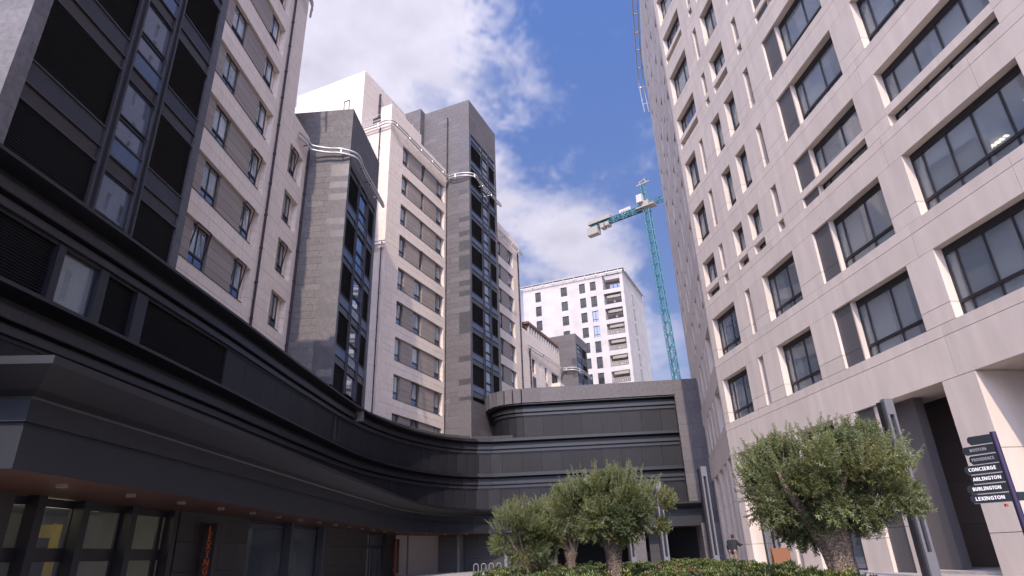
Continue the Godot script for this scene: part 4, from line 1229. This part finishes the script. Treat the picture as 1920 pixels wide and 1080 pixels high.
	for k in 26:
		var a := r.randf() * TAU
		var e := pow(r.randf(), 0.6) * 0.85
		var p := centre + Vector3(cos(a) * e * size.x, size.y * sqrt(maxf(0.0, 1 - e * e)) * 0.9, sin(a) * e * size.z)
		b.bar(p - Vector3(0, 0.25, 0), p + Vector3(r.randfn() * 0.04, 0.2, r.randfn() * 0.04), 0.008)
	put(th, "shoot", b.mesh(), M.bark, Transform3D(Basis(), foot)).set_meta("kind", "stuff")
func garden() -> void:
	# raised bed with ground cover
	var bed := MB.new()
	var outline := [Vector2(-1.2, -9.2), Vector2(5.4, -9.2), Vector2(8.5, -27.5), Vector2(-1.2, -27.5)]
	for i in 4:
		var e1: Vector2 = outline[i]
		var e2: Vector2 = outline[(i + 1) % 4]
		bed.quad(Vector3(e1.x, 0, e1.y), Vector3(e2.x, 0, e2.y), Vector3(e2.x, 0.42, e2.y), Vector3(e1.x, 0.42, e1.y))
	bed.quad(Vector3(-1.2, 0.42, -9.2), Vector3(5.4, 0.42, -9.2), Vector3(8.5, 0.42, -27.5), Vector3(-1.2, 0.42, -27.5))
	tag(put(self, "planting_bed", bed.mesh(), M.soil), "", "", "", "structure")
	var kerb := thing("bed_kerb", "pale stone kerb round the planting bed of olive trees", "kerb", Vector3(3.7, 0, -18))
	for i in 4:
		var e1: Vector2 = outline[i]
		var e2: Vector2 = outline[(i + 1) % 4]
		var kb := MB.new()
		kb.bar(Vector3(e1.x, 0.225, e1.y), Vector3(e2.x, 0.225, e2.y), 0.14, 0.45)
		put(kerb, "kerb_stone", kb.mesh(), M.paving_light)
	var r := RandomNumberGenerator.new()
	r.seed = 77
	var b := MB.new()
	for i in 15:
		var a := i * 2.4
		var out := Vector3(cos(a), r.randf_range(0.7, 2.0), sin(a)).normalized()
		var side := out.cross(Vector3.UP).normalized()
		var l := r.randf_range(0.10, 0.22)
		b.quad(Vector3.ZERO, out * l * 0.55 + side * 0.018, out * l, out * l * 0.55 - side * 0.018)
	var ns := FastNoiseLite.new()
	ns.seed = 4; ns.frequency = 0.5
	var places := []
	var cols := PackedColorArray()
	for i in 26000:
		var p := Vector3(r.randf_range(-1.15, 8.55), 0, r.randf_range(-27.4, -9.3))
		if p.x > 5.45 + (-p.z - 10.0) * 0.17: p.x = r.randf_range(-1.1, 5.4)
		var hgt := 0.42 + 0.34 * clampf(0.35 + 1.1 * ns.get_noise_2d(p.x, p.z), 0, 1)
		p.y = r.randf_range(0.40, maxf(0.43, hgt))
		places.append(Transform3D(Basis(Vector3.UP, r.randf() * TAU).scaled(Vector3(1, 0.75, 1) * r.randf_range(0.4, 0.95)), p))
		var t := ns.get_noise_2d(p.x * 2 + 30, p.z * 2)
		var c := Color(0.07, 0.10, 0.03).lerp(Color(0.15, 0.155, 0.03), clampf(t * 1.4 + 0.3, 0, 1))
		if r.randf() < 0.06: c = Color(0.13, 0.07, 0.04)
		var g := r.randf_range(0.7, 1.25)
		cols.append(Color(c.r * g, c.g * g, c.b * g))
	crown(self, "ground_cover", b.mesh(), M.leaf_bed, places, cols, "stuff")
	get_node("ground_cover").set_meta("label", "low mixed shrubs and ground cover filling the planting bed")
	olive("largest olive tree with a wide round crown, nearest at right by the signpost", Vector3(4.98, 0.36, -10.42), 0.95, 0.27, Vector3(-0.10, 1.60, 0.05), Vector3(1.36, 0.74, 1.25), 11000, 11, Vector3(-0.28, 0, 0))
	olive("middle olive tree with a thick pale trunk and broad crown", Vector3(2.22, 0.36, -15.85), 1.02, 0.235, Vector3(-0.05, 1.72, 0), Vector3(1.36, 0.84, 1.2), 9000, 23, Vector3(-0.1, 0, 0))
	olive("leftmost olive tree with a low bushy crown hiding its trunk", Vector3(0.16, 0.36, -19.0), 0.5, 0.17, Vector3(0.05, 1.28, 0), Vector3(1.05, 0.85, 1.0), 5500, 37)
	olive("farthest olive tree behind the middle one with only its trunk clear", Vector3(1.75, 0.36, -23.6), 0.8, 0.2, Vector3(-0.35, 1.75, 0), Vector3(1.1, 0.75, 1.0), 4200, 53)
	# spiky plant on the far roof terrace
	var pl := thing("spiky_plant", "dark spiky plant poking over the far podium's coping", "plant", Vector3(12.1, 14.5 + 0.1, -57.0))
	var pb := MB.new()
	for i in 44:
		var a := i * 2.4
		var out := Vector3(cos(a), r.randf_range(0.1, 1.5), sin(a)).normalized()
		var side := out.cross(Vector3.UP).normalized()
		var l := r.randf_range(0.5, 0.95)
		pb.quad(Vector3.ZERO, out * l * 0.5 + side * 0.07, out * l - Vector3(0, 0.06, 0), out * l * 0.5 - side * 0.07)
	var pm := mat("spiky_leaf", Color(0.03, 0.035, 0.012), 0.6)
	put(pl, "leaf_cluster", pb.mesh(), pm, Transform3D(Basis(), Vector3(12.1, 15.15, -57.0)))
	box(pl, "pot", M.stone_core, Transform3D(), 11.8, 12.4, 14.6, 15.15, -57.3, -56.7)

# ---------------------------------------------------------------- street furniture
func light_post(label: String, x: float, z: float, h: float, turn: float) -> void:
	var th := thing("light_column", label, "light column", Vector3(x, 0, z), "slotted metal light columns")
	var f := Transform3D(Basis(Vector3.UP, turn), Vector3(x, 0, z))
	var w := 0.17
	box(th, "side_plate", M.post_light, f, -w, -w + 0.09, 0.75, h - 0.55, -0.09, 0.09)
	box(th, "side_plate", M.post_light, f, w - 0.09, w, 0.75, h - 0.55, -0.09, 0.09)
	box(th, "base_plate", M.post_light, f, -w, w, 0, 0.75, -0.1, 0.1)
	box(th, "head_plate", M.post_light, f, -w, w, h - 0.55, h, -0.1, 0.1)
	box(th, "slot_back", M.frame_dark, f, -w + 0.09, w - 0.09, 0.75, h - 0.55, -0.1, -0.03)
	box(th, "side_fin", M.frame_dark, f, -w - 0.10, -w - 0.02, 0.0, h - 0.1, -0.2, 0.02)
func street() -> void:
	var gr := PlaneMesh.new()
	gr.size = Vector2(1600, 1600)
	tag(put(self, "ground", gr, M.paving, Transform3D(Basis(), Vector3(0, 0, -300))), "", "", "", "structure")
	box(self, "plaza_paving", M.paving_light, Transform3D(), 4.6, 19, 0.004, 0.03, -56, -28).set_meta("kind", "structure")
	light_post("tall slotted light column nearest the office tower's far corner", 10.6, -37.1, 5.45, 0.15)
	light_post("slotted light column right of the middle olive tree's crown", 8.2, -38.5, 4.85, 0.15)
	light_post("slotted light column half hidden behind the middle olive tree", 7.4, -45.0, 3.9, 0.15)
	light_post("near slotted light column against the grey stone beside the dark arcade", 13.05, -21.85, 5.72, 0.15)
	var bp := thing("thin_post", "thin pale post left of the leftmost olive tree", "post", Vector3(-0.6, 0, -25))
	box(bp, "post_shaft", M.post_light, Transform3D(), -0.65, -0.55, 0, 1.38, -25.05, -24.95)
	for i in 4:
		var x: float = -2.05 + i * 0.33
		var bk := thing("bike_rack", ["leftmost of four pale hoop stands by the dark far wall", "second from left of four pale hoop stands by the dark far wall", "third from left of four pale hoop stands by the dark far wall", "rightmost of four pale hoop stands by the dark far wall"][i], "bike rack", Vector3(x, 0, -30 - i * 0.2), "hoop stands by the far wall")
		var b := MB.new()
		var p := []
		p.append(Vector3(-0.1, 0, 0))
		for q in 7: p.append(Vector3(-0.1 * cos(PI * q / 6), 0.72 + 0.1 * sin(PI * q / 6), 0))
		p.append(Vector3(0.1, 0, 0))
		b.tube(p, [0.025], 8)
		put(bk, "hoop", b.mesh(), M.post_light, Transform3D(Basis(), Vector3(x, 0, -30 - i * 0.2)))
	# orange board and planter behind the right tree
	var ob := thing("sandwich_board", "orange folding board standing by the shop windows behind the largest olive tree", "sign board", Vector3(12.4, 0, -33.2))
	for s in [-1, 1]:
		var b := MB.new()
		b.obox(Transform3D(Basis(Vector3.RIGHT, 0.22 * s), Vector3(12.65, 0.5, -33.2 - 0.14 * s)), Vector3(0.85, 1.02, 0.05))
		put(ob, "board_leaf", b.mesh(), M.orange)
	var bin := thing("litter_bin", "pale box standing in the dark passage under the far podium", "bin", Vector3(11.0, 0, -58.5))
	box(bin, "bin_body", M.post_grey, Transform3D(), 10.6, 11.3, 0, 1.0, -58.8, -58.2)
	box(bin, "bin_lid", M.frame_dark, Transform3D(), 10.57, 11.33, 1.0, 1.06, -58.83, -58.17)
	# the finger post
	var px := 6.0
	var pz := -8.0
	var sp := thing("finger_post", "dark finger post stacked with direction boards in front of the bright pillar", "signpost", Vector3(px, 0, pz))
	var b := MB.new()
	b.tube([Vector3(px, 0, pz), Vector3(px, 2.33, pz)], [0.035], 12)
	put(sp, "post", b.mesh(), M.sign_purple)
	var names := [["", 0.30, "grey", 0.12], ["BOSTON", 0.40, "grey", 0.3], ["PROVIDENCE", 0.36, "grey", 0.42], ["CONCIERGE", 0.44, "white", 0.16], ["ARLINGTON", 0.40, "white", 0.22], ["BURLINGTON", 0.47, "white", 0.06], ["LEXINGTON", 0.46, "white", -0.1]]
	for i in names.size():
		var y: float = 2.255 - i * 0.117
		var q: Array = names[i]
		var f := Transform3D(Basis(Vector3.UP, -1.0 - q[3] * 0.35), Vector3(px, y, pz))
		var bb := MB.new()
		var L: float = q[1]
		var h := 0.05
		var prof := [Vector3(-0.02, -h, 0), Vector3(-L + 0.03, -h, 0), Vector3(-L, -h * 0.25, 0), Vector3(-L + 0.008, h * 0.7, 0), Vector3(-L + 0.03, h, 0), Vector3(-0.02, h, 0)]
		for s in [0.045, 0.02]:
			for k in range(1, 5):
				if s > 0.03: bb.quad(prof[0] + Vector3(0, 0, s), prof[k + 1] + Vector3(0, 0, s), prof[k] + Vector3(0, 0, s), prof[k] + Vector3(0, 0, s))
				else: bb.quad(prof[0] + Vector3(0, 0, s), prof[k] + Vector3(0, 0, s), prof[k + 1] + Vector3(0, 0, s), prof[k + 1] + Vector3(0, 0, s))
		for k in 6:
			var e1: Vector3 = prof[k]
			var e2: Vector3 = prof[(k + 1) % 6]
			bb.quad(e1 + Vector3(0, 0, 0.02), e2 + Vector3(0, 0, 0.02), e2 + Vector3(0, 0, 0.045), e1 + Vector3(0, 0, 0.045))
		var o := put(sp, "sign_board", bb.mesh(), M.sign_navy, f)
		box(o, "edge_strip", M.post_light if i in [1, 4, 6] else M.post_grey, f, -L + 0.03, -0.03, -h - 0.006, -h - 0.001, 0.02, 0.045)
		if q[0]:
			text(o, q[0], 0.052 if i < 3 else 0.058, M["letter_" + q[2]], shift(f, -L * 0.5 - 0.01, 0, 0.0465), 0.003).scale = Vector3(0.86 if q[0].length() > 9 else 0.98, 1, 1)
	var f2 := Transform3D(Basis(Vector3.UP, 0.2), Vector3(px, 2.255 - 6.0 * 0.117, pz))
	var o2 := box(sp, "sign_board", M.sign_navy, f2, 0.03, 0.45, -0.05, 0.05, 0.0, 0.025)
	var t2 := text(sp, "NORTH", 0.05, M.letter_grey, shift(f2, 0.25, 0, 0.0265), 0.003)
	box(sp, "red_lamp", mat("red_dot", Color(0.25, 0.03, 0.02), 0.5), Transform3D(), px - 0.17, px - 0.14, 1.44, 1.47, pz + 0.02, pz + 0.05)

# ---------------------------------------------------------------- the person by the corner pier
func solid(bones: Array, cell: float, k: float) -> MB:
	var lo := Vector3.INF
	var hi := -Vector3.INF
	for q in bones:
		var r: float = maxf(q[2], q[3]) + cell * 3
		lo = lo.min(q[0] - Vector3.ONE * r).min(q[1] - Vector3.ONE * r)
		hi = hi.max(q[0] + Vector3.ONE * r).max(q[1] + Vector3.ONE * r)
	var n := Vector3i(((hi - lo) / cell).ceil()) + Vector3i.ONE
	var f := PackedFloat32Array()
	f.resize(n.x * n.y * n.z)
	f.fill(1.0)
	for q in bones:
		var a: Vector3 = q[0]
		var ab: Vector3 = q[1] - a
		var l2 := maxf(ab.length_squared(), 1e-9)
		var r: float = maxf(q[2], q[3]) + cell * 2.5 + k
		var i0 := Vector3i((((a.min(q[1]) - Vector3.ONE * r) - lo) / cell).floor()).clamp(Vector3i.ZERO, n - Vector3i.ONE)
		var i1 := Vector3i((((a.max(q[1]) + Vector3.ONE * r) - lo) / cell).ceil()).clamp(Vector3i.ZERO, n - Vector3i.ONE)
		for z in range(i0.z, i1.z + 1):
			for y in range(i0.y, i1.y + 1):
				for x in range(i0.x, i1.x + 1):
					var p := lo + Vector3(x, y, z) * cell
					var t := clampf((p - a).dot(ab) / l2, 0, 1)
					var d: float = p.distance_to(a + ab * t) - lerpf(q[2], q[3], t)
					var at := (z * n.y + y) * n.x + x
					var e := f[at]
					var h := maxf(k - absf(e - d), 0.0) / k
					f[at] = minf(e, d) - h * h * k * 0.25
	var b := MB.new()
	var ids := {}
	var sx := 1
	var sy := n.x
	var sz := n.x * n.y
	for z in n.z - 1:
		for y in n.y - 1:
			for x in n.x - 1:
				var at := z * sz + y * sy + x
				var s := Vector3.ZERO
				var c := 0
				var neg := 0
				for i in 8:
					if f[at + (i & 1) * sx + (i >> 1 & 1) * sy + (i >> 2) * sz] < 0: neg += 1
				if neg == 0 or neg == 8: continue
				for e in 12:
					var ax := e / 4
					var u := e & 1
					var w := (e >> 1) & 1
					var o := [Vector3i(0, u, w), Vector3i(u, 0, w), Vector3i(u, w, 0)][ax] as Vector3i
					var p0 := at + o.x * sx + o.y * sy + o.z * sz
					var p1: int = p0 + [sx, sy, sz][ax]
					if (f[p0] < 0) != (f[p1] < 0):
						var q := Vector3(o)
						q[ax] += f[p0] / (f[p0] - f[p1])
						s += q
						c += 1
				ids[at] = b.v.size()
				b.v.append(lo + (Vector3(x, y, z) + s / c) * cell)
				b.n.append(Vector3(f[at + sx] - f[at], f[at + sy] - f[at], f[at + sz] - f[at]).normalized())
	for at in ids:
		for ax in 3:
			var st: int = [sx, sy, sz][ax]
			var u: int = [sy, sz, sx][ax]
			var w: int = [sz, sx, sy][ax]
			if (f[at] < 0) == (f[at + st] < 0) or not (ids.has(at - u) and ids.has(at - w) and ids.has(at - u - w)): continue
			var q := [ids[at], ids[at - u], ids[at - u - w], ids[at - w]]
			if f[at] < 0: b.ix.append_array([q[0], q[2], q[1], q[0], q[3], q[2]])
			else: b.ix.append_array([q[0], q[1], q[2], q[0], q[2], q[3]])
	return b
func person() -> void:
	var foot := Vector3(12.08, 0.03, -38.75)
	var f := Transform3D(Basis(Vector3.UP, -0.55), foot)   # local -z is where the chest faces, x to the person's right
	var th := thing("person", "person in a dark jacket and tan trousers leaning towards the pier, seen from behind", "person", foot)
	var V := func(x: float, y: float, z: float) -> Vector3: return Vector3(x, y, z)
	var hipL := Vector3(-0.10, 0.88, 0.0)
	var hipR := Vector3(0.10, 0.88, 0.0)
	var knL := Vector3(-0.15, 0.48, -0.04)
	var knR := Vector3(0.12, 0.48, -0.05)
	var anL := Vector3(-0.19, 0.09, 0.06)
	var anR := Vector3(0.13, 0.09, 0.0)
	var chest := Vector3(0.02, 1.25, -0.10)
	var neck := Vector3(0.04, 1.46, -0.15)
	var headc := Vector3(0.06, 1.62, -0.22)
	var shL := Vector3(-0.18, 1.38, -0.11)
	var shR := Vector3(0.22, 1.38, -0.14)
	var elL := Vector3(-0.27, 1.10, -0.05)
	var elR := Vector3(0.36, 1.18, -0.34)
	var wrL := Vector3(-0.26, 0.86, -0.12)
	var wrR := Vector3(0.44, 1.22, -0.58)
	var body := [[hipL, hipR, 0.13, 0.13], [(hipL + hipR) / 2, chest, 0.13, 0.15], [chest, neck, 0.13, 0.06], [neck, headc, 0.055, 0.07], [headc, headc + Vector3(0, 0.05, 0.01), 0.085, 0.09], [headc + Vector3(0, -0.05, -0.05), headc + Vector3(0, -0.02, -0.06), 0.05, 0.05],
		[headc + Vector3(0, -0.0, -0.085), headc + Vector3(0, -0.02, -0.105), 0.018, 0.02], [headc + Vector3(-0.085, 0, 0.01), headc + Vector3(-0.09, -0.03, 0.01), 0.02, 0.015], [headc + Vector3(0.085, 0, 0.01), headc + Vector3(0.09, -0.03, 0.01), 0.02, 0.015],
		[shL, shR, 0.08, 0.08], [shL, elL, 0.055, 0.042], [elL, wrL, 0.042, 0.028], [shR, elR, 0.055, 0.042], [elR, wrR, 0.042, 0.028],
		[hipL, knL, 0.085, 0.058], [knL, anL, 0.055, 0.036], [hipR, knR, 0.085, 0.058], [knR, anR, 0.055, 0.036], [anL, anL + Vector3(0, -0.04, -0.13), 0.035, 0.03], [anR, anR + Vector3(0, -0.04, -0.13), 0.035, 0.03]]
	var m := solid(body, 0.018, 0.03)
	for s in [[wrL, Vector3(0.02, -1, -0.15), Vector3(0.2, 0, -1)], [wrR, Vector3(0.25, 0.1, -1), Vector3(-1, 0.2, -0.2)]]:
		var d: Vector3 = s[1].normalized()
		var side: Vector3 = (s[2] - d * s[2].dot(d)).normalized()
		var nrm := d.cross(side)
		var w: Vector3 = s[0]
		var hb := [[w - d * 0.02, w + d * 0.07, 0.026, 0.026], [w + d * 0.03 + side * 0.018, w + d * 0.08 + side * 0.026, 0.02, 0.016], [w + d * 0.03 - side * 0.018, w + d * 0.08 - side * 0.026, 0.02, 0.016]]
		for i in 4:
			var p := w + d * 0.085 + side * (0.028 - 0.019 * i)
			var l: float = [0.036, 0.042, 0.038, 0.03][i]
			var mid := p + d * l + nrm * 0.006
			hb.append([p, mid, 0.0095, 0.009])
			hb.append([mid, mid + d * l * 0.75 + nrm * 0.022, 0.009, 0.0075])
		var t := w + d * 0.03 + side * 0.03
		hb.append([t, t + d * 0.03 + side * 0.03, 0.012, 0.0105])
		hb.append([t + d * 0.03 + side * 0.03, t + d * 0.062 + side * 0.036 + nrm * 0.01, 0.0105, 0.009])
		var hm := solid(hb, 0.006, 0.008)
		var k := m.v.size()
		m.v.append_array(hm.v); m.n.append_array(hm.n)
		for i in hm.ix: m.ix.append(i + k)
	put(th, "body", m.mesh(), M.skin, f)
	var jk := [[(hipL + hipR) / 2 + Vector3(0, 0.0, 0), chest, 0.175, 0.18], [hipL + Vector3(-0.02, 0.0, 0), shL, 0.13, 0.10], [hipR + Vector3(0.02, 0.0, 0), shR, 0.13, 0.10], [chest, neck, 0.15, 0.075], [shL, shR, 0.10, 0.10], [shL, elL, 0.078, 0.065], [elL, wrL, 0.065, 0.05], [shR, elR, 0.078, 0.065], [elR, wrR - (wrR - elR) * 0.05, 0.065, 0.05]]
	put(th, "jacket", solid(jk, 0.018, 0.04).mesh(), M.jacket, f)
	put(th, "trousers", solid([[hipL, hipR, 0.15, 0.15], [hipL, knL, 0.11, 0.085], [knL, anL, 0.085, 0.065], [hipR, knR, 0.11, 0.085], [knR, anR, 0.085, 0.065]], 0.018, 0.03).mesh(), M.trousers, f)
	for a in [anL, anR]:
		put(th, "shoe", solid([[a + Vector3(0, -0.045, 0.05), a + Vector3(0, -0.05, -0.17), 0.042, 0.036]], 0.014, 0.02).mesh(), M.shoe, f)
	put(th, "hair", solid([[headc + Vector3(0, 0.03, 0.02), headc + Vector3(0, 0.075, 0.01), 0.095, 0.09], [headc + Vector3(0, -0.03, 0.045), headc + Vector3(0, 0.05, 0.03), 0.07, 0.09]], 0.014, 0.02).mesh(), M.hair, f)

func _ready() -> void:
	rng.seed = 20240
	unit.size = Vector3.ONE
	camera_and_light()
	materials()
	street()
	office()
	podium()
	hotel()
	apartments()
	crane()
	rails()
	garden()
	person()
